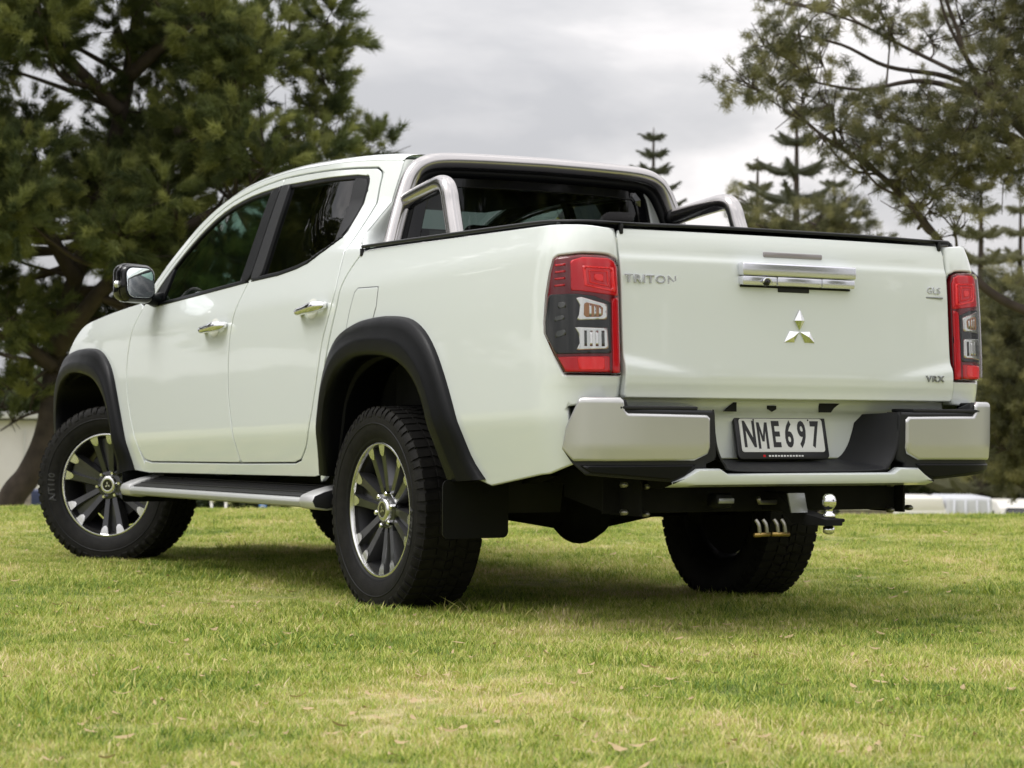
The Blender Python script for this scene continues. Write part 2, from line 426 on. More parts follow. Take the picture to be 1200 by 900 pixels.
# --- doors
rear_door_o = split + seam_top[::-1][[i for i, q in enumerate(seam_top[::-1]) if q[0] < 1.24][0]:] + seam_rear[::-1][1:] + [(.752, .543)]
front_door_o = [(1.293, .530)] + split[1:] + [q for q in seam_top if q[0] > 1.28] + seam_front[1:] + [(2.327, .513)]
def door(name, outl, win, glass, front):
    res = panel(name, inset(outl, .0034), SIDE, 'paint', truck, holes=[inset(win, -.001)], flip=True, both=True, roll=.0032, step=.018)
    for o_, sgn in zip(res, (1, -1)):
        o_['label'] = 'white door panel with chrome handle'
        def sub(nm, poly, mat, off, holes=(), roll=.003, depth=.012, o_=o_, sgn=sgn):
            def sf(x, z): return (x, sgn*Y(x, z), z)
            return panel(nm, poly, sf, mat, o_, holes=holes, flip=(sgn > 0), roll=roll, depth=depth, off=off, step=.06, bstep=.03)
        sub('window_trim', inset(win, .0006), 'black_plastic', -.003, [inset(win, .016)])
        if front:
            g = [q for q in inset(win, .013) if q[0] < 2.262]
            sub('window_glass', inset(win, .0135), glass, -.010, roll=0, depth=0)
            sub('sail_panel', [(2.262, 1.242), (2.385, 1.248), (2.345, 1.332), (2.262, 1.410)], 'black_plastic', -.002)
            sub('pillar_trim', [(1.262, 1.300), (1.362, 1.294), (1.352, 1.690), (1.262, 1.705)], 'black_plastic', .0045)
        else:
            sub('window_glass', inset(win, .0135), glass, -.010, roll=0, depth=0)
            sub('pillar_trim', [(1.255, 1.300), (1.150, 1.304), (1.166, 1.700), (1.255, 1.706)], 'black_plastic_soft', .0045)
            sub('quarter_trim', [(.512, 1.438), (.548, 1.418), (.595, 1.682), (.525, 1.674), (.508, 1.65), (.500, 1.57), (.495, 1.49)], 'black_plastic_soft', -.001)
        # belt moulding
        lo = [(2.41, 1.238), (2.325, 1.224), (1.80, 1.256), (1.274, 1.289)] if front else [(1.243, 1.291), (1.10, 1.297), (.967, 1.303), (.80, 1.321), (.702, 1.339), (.573, 1.386), (.487, 1.430)]
        sub('belt_moulding', lo+[(a, b+.017) for a, b in lo[::-1]], 'black_plastic', .004, roll=.004)
        # chrome handle with its cup
        x0, x1, z0, z1 = (1.385, 1.620, 1.094, 1.112) if front else (.405, .635, 1.136, 1.160)
        cx, cz = (x0+x1)/2, (z0+z1)/2
        P = []
        for k in range(13):
            t = k/12; x_ = x1+(x0-x1)*t; z_ = z0+(z1-z0)*t
            P.append((x_, sgn*(Y(x_, z_)+.002+.034*min(1, 4*t*(1-t)*1.9)), z_))
        V, F = tube_data(P, [.014, .015, .016, .0165, .017, .018, .0195, .021, .022, .022, .021, .018, .012], 14)
        cen = Vector((cx, sgn*Y(cx, cz), cz))
        V = [Vector((v.x, v.y, v.z)) for v in V]
        mk('handle', V, F, 'chrome', o_)
        V = []; F = []
        for i in range(7):
            for j in range(24):
                a = 2*PI*j/24; r = i/6
                x_ = cx+.016+.052*r*math.cos(a); z_ = cz+.004+.040*r*math.sin(a)
                V.append((x_, sgn*(Y(x_, z_)+.0015-.000*(1-r*r)), z_))
        for i in range(6):
            for j in range(24): F.append((i*24+j, (i+1)*24+j, (i+1)*24+(j+1) % 24, i*24+(j+1) % 24))
        mk('handle_cup', V, [f[::-1] for f in F] if sgn < 0 else F, 'paint_inner', o_)
    return res
door('front_door', front_door_o, win_f, 'glass_front', True)
door('rear_door', rear_door_o, win_r, 'glass_privacy', False)

# --- cab side frame (sill, pillars, roof rail) around the doors
rail = smooth2([(.365, 1.738), (.52, 1.748), (.85, 1.757), (1.2, 1.762), (1.58, 1.740), (1.88, 1.683), (2.13, 1.590), (2.325, 1.470), (2.435, 1.372), (2.520, 1.262)], 4)
bed_seam = smooth2([(.560, .47), (.515, .58), (.467, .691), (.424, .889), (.374, 1.036), (.328, 1.15), (.306, 1.241), (.266, 1.305), (.207, 1.362)], 3)
cab_rear = [(.225, 1.378), (.30, 1.40), (.345, 1.44), (.355, 1.52), (.360, 1.62), (.362, 1.70)]
door_hole = inset(seam_low + seam_rear[1:] + seam_top[1:] + seam_front[1:-1], -.0028)
_dl = [(2.41, .519), (2.327, .5102), (1.293, .5272), (.752, .5402), (.688, .5535)]
_dr = [(a-.0028, b) for a, b in seam_rear[1:-2]]+[(.440, 1.692), (.480, 1.7185)]
_dt = [(a, b+.0032) for a, b in seam_top[1:-1]]+[(2.468, 1.258)]
cab_outer = [(2.425, .47), (2.40, .462), (.60, .492)] + bed_seam[1:] + cab_rear + rail + _dt[::-1] + _dr[::-1] + _dl[::-1]
panel('cab_frame', cab_outer, SIDE, 'paint', truck, flip=True, both=True, roll=.0035, depth=.035)
# inner door jamb closing the gaps
for sgn in (1, -1):
    jm = inset(seam_low + seam_rear[1:] + seam_top[1:] + seam_front[1:-1], -.03)
    panel('door_jamb', jm, lambda x, z: (x, sgn*(Y(x, z)-.03), z), 'liner', truck, holes=[inset(win_f, .0), inset(win_r, .0)], flip=(sgn > 0), roll=0, depth=0, step=.1, bstep=.05)

# --- roof, screen and cab back (loft between roof rail and centre line)
railp = [Vector((x, Y(x, z), z)) for x, z in rail]
cen_x = [.36, .52, .85, 1.2, 1.50, 1.72, 1.80, 2.05, 2.30, 2.52, 2.72]
cen_z = [1.752, 1.778, 1.797, 1.802, 1.790, 1.762, 1.742, 1.610, 1.462, 1.330, 1.215]
def cpos(a):
    i = a*(len(cen_x)-1); k = np.arange(len(cen_x)); return Vector((float(np.interp(i, k, cen_x)), 0, float(np.interp(i, k, cen_z))))
cc = catmull([(x, 0, z) for x, z in zip(cen_x, cen_z)], 6)
def lerp_path(P, a):
    i = min(len(P)-1.0001, a*(len(P)-1)); k = int(i); return P[k].lerp(P[k+1], i-k)
def ROOF(a, b):
    s = -1 if b < 0 else 1; t = 1-abs(b)
    R = lerp_path(railp, a); C = lerp_path(cc, a)
    wz = min(1, max(0, (a-.50)/.2))
    d1 = Vector((0, -.035, .055)).lerp(Vector((.03, -.10, .03)), wz)
    P1 = R+d1; P2 = C+Vector(((R.x-C.x)*.12, R.y*.62, -.004)); P3 = C
    q = R*(1-t)**3+P1*3*t*(1-t)**2+P2*3*t*t*(1-t)+P3*t**3
    return Vector((q.x, q.y*s, q.z))
bs = [-1, -.985, -.96, -.92, -.87, -.8, -.7, -.55, -.4, -.2, 0, .2, .4, .55, .7, .8, .87, .92, .96, .985, 1]
grid_surf('roof', ROOF, np.linspace(0, .53, 40), bs, 'paint', truck, flip=True)
bw = [b for b in bs if abs(b) <= .88]
grid_surf('windscreen', ROOF, np.linspace(.53, 1, 24), bw, 'glass_screen', truck, flip=True)
for s in (-1, 1): grid_surf('pillar_cover', lambda a, b: ROOF(a, s*b), np.linspace(.53, 1, 24), [1, .985, .96, .92, .88], 'paint', truck, flip=(s < 0))
# cab back wall with rear window
def BACK(y, z):
    yy = abs(y)
    return (.352+.012*math.sin((z-1.3)*4)-.05*(1-min(1, yy/.62)**4)+.02, y, z)
wall = [(-.60, 1.18), (.60, 1.18), (.645, 1.37), (.575, 1.60), (.545, 1.705), (.50, 1.737), (.3, 1.747), (0, 1.75), (-.3, 1.747), (-.50, 1.737), (-.545, 1.705), (-.575, 1.60), (-.645, 1.37)]
rwin = smooth2([(-.57, 1.36), (.57, 1.36), (.585, 1.40), (.548, 1.58), (.518, 1.655), (.46, 1.69), (0, 1.70), (-.46, 1.69), (-.518, 1.655), (-.548, 1.58), (-.585, 1.40)], 3, True)
bw_ = panel('cab_back', wall, BACK, 'paint', truck, holes=[rwin], flip=True, roll=.01, depth=.03)
panel('rear_window_trim', inset(rwin, -.012), BACK, 'gloss_black', bw_, holes=[inset(rwin, .055)], flip=True, off=.003, roll=.004, depth=.02)
panel('rear_window_glass', inset(rwin, .03), BACK, 'glass_rear', bw_, flip=True, off=-.004, roll=0, depth=0)
# rounded cab rear corner between side and back wall
for s in (-1, 1):
    zs = np.linspace(1.385, 1.74, 16); V = []; F = []
    for z in zs:
        xe = interp([1.37, 1.40, 1.44, 1.52, 1.62, 1.75], [.22, .30, .345, .355, .36, .362], z); a = Vector((xe+.004, Y(xe, z)-.003, z))
        yb_ = interp([1.18, 1.37, 1.60, 1.705, 1.745], [.60, .645, .575, .545, .47], z); b = Vector((BACK(yb_, z)[0], yb_-.012, z))
        c = Vector((min(a.x, b.x)-.016, a.y-.012, z))
        for k in range(7):
            t = k/6; q = a*(1-t)**2+c*2*t*(1-t)+b*t*t; V.append(Vector((q.x, q.y*s, q.z)))
    for i in range(15):
        for k in range(6):
            f = (i*7+k, i*7+k+1, (i+1)*7+k+1, (i+1)*7+k); F.append(f if s < 0 else f[::-1])
    mk('cab_corner', V, F, 'paint', truck)

# --- bonnet, front wings and front end
fender_o = [(2.40, .463), (2.428, .535)] + [(a+.003, b) for a, b in seam_front[::-1] if b > .58 and b < 1.24] + smooth2([(2.472, 1.256), (2.80, 1.228), (3.08, 1.198), (3.28, 1.172), (3.38, 1.13), (3.48, 1.06), (3.58, 1.00)], 4)[1:]
fender_o = fender_o + [q for q in arch_f[::-1] if q[0] < 3.58] + [(2.57, .47)]
panel('front_fender', fender_o, SIDE, 'paint', truck, flip=True, both=True, roll=.0035, step=.02)
def HOOD(u, v):
    s = -1 if v < 0 else 1; t = abs(v)
    ed = interp([0, .2, .5, .75, .9, 1], [2.53, 2.70, 3.0, 3.26, 3.38, 3.46], u); ez = interp([0, .2, .5, .75, .9, 1], [1.252, 1.238, 1.208, 1.172, 1.12, 1.06], u)
    cx = interp([0, .5, 1], [2.72, 3.24, 3.68], u); cz = interp([0, .3, .7, .9, 1], [1.21, 1.215, 1.18, 1.12, 1.04], u)
    k = t**3
    return Vector((cx+(ed-cx)*t*t, s*t*(Y(ed, ez)-.004), cz+(ez-cz)*k+.035*(1-t*t)*math.sin(PI*min(1, u))*0+.03*math.sin(PI*t)*(1-u)))
grid_surf('bonnet', HOOD, np.linspace(0, 1, 20), np.linspace(-1, 1, 29), 'paint', truck, flip=False)
def FRONT(y, z):
    return (3.86-.22*abs(y/.9)**2.6-.10*max(0, z-.75)-.06*max(0, .45-z), y, z)
fr = panel('front_bumper', [(-.76, .36), (.76, .36), (.79, .60), (.77, .84), (.60, .84), (.55, .60), (-.55, .60), (-.60, .84), (-.77, .84), (-.79, .60)], FRONT, 'paint', truck, roll=.02, depth=.03)
panel('grille', [(-.53, .62), (.53, .62), (.60, .92), (.52, 1.05), (-.52, 1.05), (-.60, .92)], FRONT, 'gloss_black', truck, roll=.01, depth=.05, off=-.02)
panel('skid_plate', [(-.5, .30), (.5, .30), (.6, .40), (-.6, .40)], FRONT, 'satin_silver', truck, roll=.01, depth=.05, off=-.01)
hl = [(.62, .88), (.77, .90), (.76, 1.05), (.56, 1.05)]
panel('headlight', hl, FRONT, 'lens_clear', truck, roll=.008, depth=.08, off=-.005, both=True)

# --- wheel arch flares and liners
def flare(FO, FI, name):
    sec = [(0, -.003), (.02, .012), (.07, .022), (.28, .033), (.50, .040), (.56, .045), (.62, .046), (.86, .043), (.96, .041), (1.0, .033), (1.0, .0), (.99, -.09), (.97, -.20)]
    V = []; F = []; n = len(sec)
    for o_, i_ in zip(FO, FI):
        for t, d in sec:
            q = o_+(i_-o_)*t; V.append((q[0], Y(q[0], max(.5, q[1]))+d, q[1]))
    for i in range(len(FO)-1):
        for k in range(n-1): F.append((i*n+k, (i+1)*n+k, (i+1)*n+k+1, i*n+k+1))
    F.append(tuple(range(n)))
    e0 = (len(FO)-1)*n; F.append(tuple(range(e0+n-1, e0-1, -1)))
    a = mk(name, V, F, 'black_plastic', truck); a.data.set_sharp_from_angle(angle=math.radians(50)); b = mirrored(a, truck)
    # liner
    V = []; F = []; ctr = (FI.min(0)+FI.max(0))/2
    FIe = [np.array((FI[0][0], .36))]+list(FI)+[np.array((FI[-1][0]+.02, .40))]
    for i_ in FIe:
        for y, g in ((.86, 1.0), (.70, 1.02), (.42, 1.02)): q = ctr+(i_-ctr)*g; V.append((q[0], y, q[1]))
    for i in range(len(FIe)-1):
        for k in range(2): F.append((i*3+k, (i+1)*3+k, (i+1)*3+k+1, i*3+k+1))
    F.append(tuple(range(2, len(V), 3)))
    l = mk('wheel_arch_liner', V, F, 'liner', truck); mirrored(l, truck)
flare(FO_R, FI_R, 'rear_arch_flare'); flare(FO_F, FI_F, 'front_arch_flare')

# --- load bed side, wrapping round the rear corner
XZ = [.5, .6, .8, .85, .9, 1.05, 1.2, 1.3, 1.36, 1.4]; XX = [-1.33, -1.35, -1.365, -1.374, -1.377, -1.368, -1.358, -1.345, -1.325, -1.30]
_xc = catmull([(z, x, 0) for z, x in zip(XZ, XX)], 6); _xz = [q.x for q in _xc]; _xx = [q.y for q in _xc]
def XR(z): return interp(_xz, _xx, z)
BX0, BYE, BL = -1.15, .69, .30
def BED(s, z):
    if s < -BX0: return Vector((-s, Y(-s, z), z))
    ph = min(1.05, (s+BX0)/BL)*PI/2; e_ = 2/2.7
    sn = abs(math.sin(ph)); cs = max(0., math.cos(ph)); yb = Y(BX0, z); x_ = BX0+(XR(z)-BX0)*sn**e_
    y_ = BYE+(yb-BYE)*cs**e_
    if ph > PI/2: y_ = BYE-(ph-PI/2)*.19
    return Vector((x_, y_, z))
lamp_o = [(1.235, 1.248), (1.250, 1.255), (1.344, 1.263), (1.404, 1.262), (1.427, 1.260), (1.443, 1.250), (1.4485, 1.222), (1.4495, 1.13), (1.4495, .875), (1.28, .876), (1.245, .934), (1.208, 1.005), (1.206, 1.042), (1.211, 1.128), (1.222, 1.202)]
bs_o = [(-a, b) for a, b in inset(bed_seam, 0)] if False else [(-a, b) for a, b in [(q[0]-.006, q[1]) for q in bed_seam]]
bs_o = [q for q in bs_o if q[1] > .90] + smooth2([(-.16, 1.366), (0, 1.367), (.6, 1.366), (1.10, 1.366), (1.28, 1.364), (1.36, 1.362), (1.42, 1.357)], 3) + [(1.4505, 1.354)]
bs_o = bs_o + [(1.4505, 1.262), (1.4505, .868), (1.4505, .790), (1.30, .770), (1.32, .60), (1.308, .585), (1.182, .549), (.80, .497)] + [(-q[0], q[1]) for q in arch_r[::-1] if q[1] < 2 and not (q[0] > 0 and q[1] < .93)]
bedl, bedr = panel('bed_side', bs_o, BED, 'paint', truck, holes=[inset(lamp_o, -.0035)], both=True, roll=.008, depth=.02, step=.015)
# lower front foot of the bed side, ahead of the arch
foot = [(-a+.006, b) for a, b in bed_seam if b <= .90] + [(-q[0], q[1]) for q in arch_r if q[0] > 0 and q[1] < .93][::-1]
if len(foot) > 3: panel('bed_side_foot', foot, BED, 'paint', truck, both=True, roll=.003, depth=.02)
# fuel flap
ff = [(-.146, 1.214), (.026, 1.212), (.022, 1.14), (-.005, 1.085), (-.09, 1.058), (-.225, 1.052), (-.20, 1.13), (-.170, 1.20)]
panel('fuel_flap_gap', inset(ff, -.0028), BED, 'galv', bedl, roll=0, depth=0, off=.0008)
panel('fuel_flap', inset(ff, .0), BED, 'paint', bedl, roll=.004, depth=.006, off=.0022)
# bed floor, front and inner walls (closed tub under the cover)
box('bed_tub', (-.53, 0, 1.02), (1.50, 1.40, .50), 'underbody', truck, .02)

# --- tail lights
def tail_light(sgn):
    def sf(s, z): v = BED(s, z); return Vector((v.x, v.y*sgn, v.z))
    fl = sgn < 0
    o_ = panel('tail_light', inset(lamp_o, .001), sf, 'lens_red_dark', truck, flip=fl, roll=.012, depth=.02, off=.006, step=.02, bstep=.012)
    def sub(nm, poly, mat, off, roll=.004): return panel(nm, poly, sf, mat, o_, flip=fl, roll=roll, depth=.004, off=off, step=.02, bstep=.012)
    sub('smoked_lens', [(1.224, 1.131), (1.324, 1.134), (1.385, 1.127), (1.430, 1.108), (1.428, .941), (1.254, .938), (1.214, 1.006), (1.213, 1.042)], 'lens_smoke', .0085)
    sub('brake_lens', [(1.302, 1.240), (1.346, 1.252), (1.425, 1.250), (1.440, 1.240), (1.445, 1.219), (1.446, 1.128), (1.400, 1.134), (1.330, 1.142), (1.306, 1.142)], 'lens_red', .0085)
    for i, k in enumerate((0, .35, .7)):
        c = np.array([1.397, 1.186]); sq = [(1.345, 1.224), (1.437, 1.220), (1.440, 1.140), (1.352, 1.158)]
        pl = [tuple(c+(np.array(q)-c)*(1-k)) for q in sq]
        inn = [tuple(c+(np.array(q)-c)*(1-k)*.80) for q in sq]
        panel('light_guide', pl, sf, 'lens_red_bright', o_, holes=[inn] if i < 2 else [], flip=fl, roll=.002, depth=.003, off=.0105, step=.03, bstep=.012)
    for k in range(4):
        z_ = 1.155+.022*k
        sub('lamp_rib', [(1.246, z_), (1.286, z_+.003), (1.286, z_+.010), (1.246, z_+.007)], 'lens_red', .009, .002)
    sub('indicator_lens', [(1.322, 1.120), (1.343, 1.123), (1.420, 1.101), (1.419, 1.050), (1.325, 1.046), (1.333, 1.065), (1.336, 1.096)], 'lens_clear', .0115)
    sub('indicator_bulb', [(1.350, 1.108), (1.408, 1.094), (1.406, 1.058), (1.348, 1.056)], 'lens_amber', .0130)
    for k in range(3): sub('reflector_facet', [(1.366+k*.014, 1.100-k*.003), (1.373+k*.014, 1.098-k*.003), (1.373+k*.014, 1.060), (1.366+k*.014, 1.060)], 'lens_clear', .0145, .001)
    sub('reverse_lens', [(1.318, 1.026), (1.419, 1.024), (1.421, .955), (1.323, .950), (1.334, .974), (1.332, 1.004)], 'lens_clear', .0115)
    for k in range(4): sub('reflector_facet', [(1.350+k*.017, 1.014), (1.358+k*.017, 1.014), (1.358+k*.017, .964), (1.350+k*.017, .964)], 'reflector_dark' if k in (0, 3) else 'machined', .0135, .001)
    for q in ([(1.262, 1.105), (1.290, 1.108), (1.292, 1.088), (1.262, 1.085)], [(1.250, 1.060), (1.285, 1.066), (1.287, 1.050), (1.250, 1.042)], [(1.252, 1.010), (1.290, 1.020), (1.292, 1.000), (1.254, .990)]):
        sub('lamp_rib', q, 'reflector_dark', .010, .002)
    sub('edge_strip', [(1.431, 1.118), (1.4455, 1.124), (1.446, .880), (1.430, .880)], 'lens_red', .0085, .002)
    sub('fog_lens', [(1.259, .930), (1.424, .934), (1.424, .882), (1.288, .882)], 'lens_red', .0085)
    sub('fog_reflector', [(1.326, .929), (1.410, .931), (1.411, .888), (1.332, .887)], 'lens_red_bright', .0105)
for _s in (1, -1):
    tail_light(_s)
    panel('outer_lens', inset(lamp_o, .002), (lambda s, z, g=_s: Vector((BED(s, z).x, BED(s, z).y*g, z))), 'glass_lamp', [o for o in truck.children if o.name.startswith('tail_light')][-1], flip=(_s < 0), roll=.012, depth=.006, off=.017, step=.02, bstep=.012)

# --- tailgate
def TG(y, z):
    x = XR(z)-.022*(1-min(1, abs(y)/.69)**2.2)
    x -= .010*sp(1.262-z, .006)/.1*0
    # upper band breaks over at the crease, lower wedges swell out towards the lamps
    x += .006/(1+math.exp(-(z-1.262)/.004))
    q = .925-.16*(.69-abs(y)); a = max(0, 1-(.69-abs(y))/.34)
    x -= .016*a*(1/(1+math.exp((z-q)/.007)))
    x -= .006*(1/(1+math.exp((z-.865)/.05)))
    return Vector((x, y, z))
tg_o = [(-.6875, .800), (.6875, .800), (.6875, 1.25), (.6865, 1.330), (.680, 1.346), (.665, 1.355), (-.665, 1.355), (-.680, 1.346), (-.6865, 1.330), (-.6875, 1.25)]
tg = panel('tailgate', tg_o, TG, 'paint', truck, flip=True, roll=.006, depth=.03, step=.012, bstep=.012)
def tgx(y, z): return TG(y, z).x
hb = bmesh.new()
HX = tgx(0, 1.22)
bm_box(hb, (HX-.016, 0, 1.2345), (.036, .474, .043), None, .006, 3)
th = bm_obj('tailgate_handle', hb, 'handle_silver', tg)
hb = bmesh.new(); hb.free()
for y_ in (.165, -.165): box('handle_bezel', (HX-.013, y_, 1.1965), (.030, .140, .030), 'handle_silver', th, .004)
box('handle_lever', (HX-.0135, 0, 1.1965), (.031, .186, .030), 'handle_silver', th, .004)
box('handle_shadow_gap', (HX-.002, 0, 1.178), (.012, .46, .006), 'black_plastic', th, .001)
V, F = lathe_data([(0, .020), (.010, .020), (.013, .016), (.013, 0)], 20)
Mc = Matrix.Translation((HX-.016, .140, 1.192)) @ Matrix.Rotation(PI/2, 4, 'Z')
mk('reversing_camera', rot_to(V, Mc), F, 'gloss_black', th)
tube('camera_hood', [(HX-.034, .140+.017*math.cos(a), 1.190+.016*math.sin(a)) for a in np.linspace(0, PI, 9)], .0035, 'handle_silver', th, 8)
box('lever_pocket', (tgx(0, 1.17)-.001, .01, 1.170), (.006, .13, .016), 'black_plastic_soft', th, .002)
box('high_brake_light', (tgx(0, 1.288)-.001, 0, 1.288), (.010, .246, .018), 'lens_grey', tg, .004)
# emblem of three diamonds
ea = .0425; EC = Vector((tgx(0, 1.03)-.004, -.008, 1.031))
for k, an in enumerate((90, 210, 330)):
    a = math.radians(an); d = Vector((0, -math.cos(a), math.sin(a))); n_ = Vector((0, -math.cos(a+PI/2), math.sin(a+PI/2)))
    tip = d*ea*1.732; mid = d*ea*.866
    V = [EC+d*.003, EC+mid+n_*ea*.5, EC+tip, EC+mid-n_*ea*.5, EC+mid+Vector((-.011, 0, 0)), EC+d*.003+Vector((.006, 0, 0)), EC+mid+n_*ea*.5+Vector((.006, 0, 0)), EC+tip+Vector((.006, 0, 0)), EC+mid-n_*ea*.5+Vector((.006, 0, 0))]
    F = [(0, 1, 4), (1, 2, 4), (2, 3, 4), (3, 0, 4), (0, 5, 6, 1), (1, 6, 7, 2), (2, 7, 8, 3), (3, 8, 5, 0)]
    mk('emblem_diamond', V, F, 'chrome', tg, smooth=False)
def rearM(y, z, dx=.002):   # text plane facing backwards
    return Matrix.Translation((tgx(y, z)-dx, y, z)) @ Matrix(((0, 0, -1, 0), (-1, 0, 0, 0), (0, 1, 0, 0), (0, 0, 0, 1)))
text_mesh('model_lettering', 'TRITON', 'handle_silver', tg, rearM(.577, 1.187), .037, 1.36, .003, .0004, space=1.14)
text_mesh('badge_lettering', 'GLS', 'handle_silver', tg, rearM(-.617, 1.190), .032, 1.1, .002, .0, space=1.1)
box('badge_bar', (tgx(-.62, 1.166)-.001, -.620, 1.166), (.004, .078, .006), 'galv', tg, .001)
text_mesh('trim_lettering', 'VRX', 'galv', tg, rearM(-.598, .879), .030, 1.3, .003, .0004, space=1.15)
for s in (-1, 1):   # dark gap behind the tailgate edge
    box('tailgate_jamb', (-1.322, s*.687, 1.06), (.02, .008, .52), 'paint_inner', truck, 0)

# --- white valance behind the number plate
VX = -1.285
val = panel('rear_valance', [(-.70, .60), (.70, .60), (.70, .83), (-.70, .83)], lambda y, z: Vector((VX-.038/(1+math.exp((.752-z)/.005)), y, z)), 'paint', truck, flip=True, roll=.006, depth=.03)
for pl in ([(.252, .759), (.212, .790), (.200, .790), (.200, .759)], [(.070, .780), (.070, .770), (.052, .760), (.035, .768), (.035, .780)], [(-.149, .790), (-.149, .759), (-.198, .759), (-.212, .775), (-.236, .790)]):
    prism('tow_slot', [(-a, b) for a, b in pl], (VX-.034, 0, 0), (0, -1, 0), (0, 0, 1), .006, 'liner', val)

# --- rear bumper
BP = [(0, -1.470), (.40, -1.470), (.60, -1.467), (.72, -1.458), (.80, -1.435), (.855, -1.385), (.882, -1.31), (.892, -1.22), (.894, -1.10)]
_bp = catmull([(a, b, 0) for a, b in BP], 6); _bc = [0.]
for a, b in zip(_bp, _bp[1:]): _bc.append(_bc[-1]+(b-a).length)
_by = [q.x for q in _bp]; _bx = [q.y for q in _bp]
def BUMP(sg, off=0.):
    def f(s, z):
        tuck = -.10*max(0, .655-z)-.35*max(0, z-.785) if z < .655 else -.35*max(0, z-.785)
        return Vector((interp(_bc, _bx, s)-tuck*.9, sg*(interp(_bc, _by, s)+tuck*.25), z))
    return f
bumper = empty('rear_bumper', parent=truck)
cap_o = [(.884, .797), (.871, .803), (.745, .803), (.733, .792), (.729, .760), (.719, .752), (.42, .748), (.408, .737), (.407, .64), (.416, .618), (.468, .596), (.901, .594), (.952, .633), (.936, .703)]
core_o = [(.884, .79), (.735, .803), (.722, .797), (.712, .765), (.385, .762), (.375, .60), (.415, .585), (.41, .55), (.545, .527), (.86, .550), (.91, .585), (.957, .632), (.937, .704)]
for sg in (1, -1):
    panel('corner_cap', cap_o, BUMP(sg), 'bumper_silver', bumper, flip=(sg > 0), roll=.012, depth=.012, off=.006, step=.025, bstep=.012)
    panel('bumper_core', core_o, BUMP(sg), 'black_plastic_soft', bumper, flip=(sg > 0), roll=.010, depth=.06, off=-.003, step=.03, bstep=.015)
    panel('lower_trim', [(.46, .585), (.88, .583), (.84, .558), (.545, .535), (.50, .55)], BUMP(sg), 'black_plastic', bumper, flip=(sg > 0), roll=.006, depth=.01, off=.004)
    box('step_pad', (-1.40, sg*.60, .768), (.12, .30, .012), 'black_plastic_soft', bumper, .004)
    box('corner_pad', (-1.385, sg*.778, .785), (.085, .070, .026), 'black_plastic', bumper, .008)
# centre recess: tray and side walls
def quadstrip(name, rows, mat, parent, thick=None):
    V = [v for r in rows for v in r]; n = len(rows[0]); F = []
    for i in range(len(rows)-1):
        for k in range(n-1): F.append((i*n+k, i*n+k+1, (i+1)*n+k+1, (i+1)*n+k))
    o_ = mk(name, V, F, mat, parent); return o_
fr_ = smooth2([(.395, .765), (.390, .70), (.378, .635), (.350, .585), (.30, .562), (0, .558), (-.30, .562), (-.350, .585), (-.378, .635), (-.390, .70), (-.395, .765)], 5)
bk_ = smooth2([(.335, .752), (.322, .70), (.300, .645), (.265, .606), (.22, .598), (0, .596), (-.22, .598), (-.265, .606), (-.300, .645), (-.322, .70), (-.335, .752)], 5)
rows = []
for t, x_ in ((0, -1.462), (.06, -1.466), (.14, -1.456), (.5, -1.405), (.86, -1.305), (1, -1.287)):
    rows.append([Vector((x_, a[0]+(b[0]-a[0])*t, a[1]+(b[1]-a[1])*t)) for a, b in zip(fr_, bk_)])
quadstrip('step_recess', rows, 'black_plastic_soft', bumper)
core = prism('centre_core', [(-.43, .545), (.43, .545), (.43, .60)] + [(a, b-.006) for a, b in fr_ if b < .60] + [(-.43, .60)], (-1.448, 0, 0), (0, 1, 0), (0, 0, 1), .0, 'black_plastic', bumper) if False else None
box('bumper_beam', (-1.385, 0, .555), (.10, .92, .020), 'black_plastic', bumper, .004)
# silver step strip under the recess
SX = [(.545, .528), (.50, .548), (.458, .572), (.375, .573), (.345, .556), (0, .556), (-.345, .556), (-.375, .573), (-.458, .572), (-.50, .548), (-.545, .528)]
V = []; F = []; S2 = SX
for (y_, z_) in S2:
    e_ = max(0, abs(y_)-.45)*.3
    for dx, zz in ((.02, z_), (-.008+e_, z_-.001), (-.016+e_, z_-.006), (-.016+e_, .530), (-.008+e_, .520), (.06, .510)):
        V.append((-1.470+dx, y_, min(zz, z_)))
for i in range(len(S2)-1):
    for k in range(5): F.append((i*6+k, i*6+k+1, (i+1)*6+k+1, (i+1)*6+k))
st = mk('step_strip', V, F, 'paint', bumper); st.data.set_sharp_from_angle(angle=math.radians(40))

# --- number plate
plate = empty('number_plate', parent=truck)
PT = math.radians(13)
Mp = Matrix.Translation((-1.310, 0, .676)) @ Matrix.Rotation(PT, 4, 'Y') @ Matrix(((0, 0, -1, 0), (-1, 0, 0, 0), (0, 1, 0, 0), (0, 0, 0, 1)))
def rrect(w_, h_, r, cx=0, cy=0, n=5):
    o_ = []
    for sx, sy, a0 in ((1, 1, 0), (-1, 1, 90), (-1, -1, 180), (1, -1, 270)):
        for k in range(n+1):
            a = math.radians(a0+90*k/n); o_.append((cx+sx*(w_/2-r)+r*math.cos(a), cy+sy*(h_/2-r)+r*math.sin(a)))
    return o_
def plate_part(nm, poly, z0, d, mat, bev=0):
    o_ = prism(nm, poly, (0, 0, z0), (1, 0, 0), (0, 1, 0), d, mat, plate, bev); o_.data.transform(Mp); return o_
plate_part('plate_frame', rrect(.384, .158, .016), -.010, .012, 'plate_black', .003)
plate_part('plate_face', rrect(.350, .116, .010, 0, .003), .002, .0025, 'plate_white', .001)
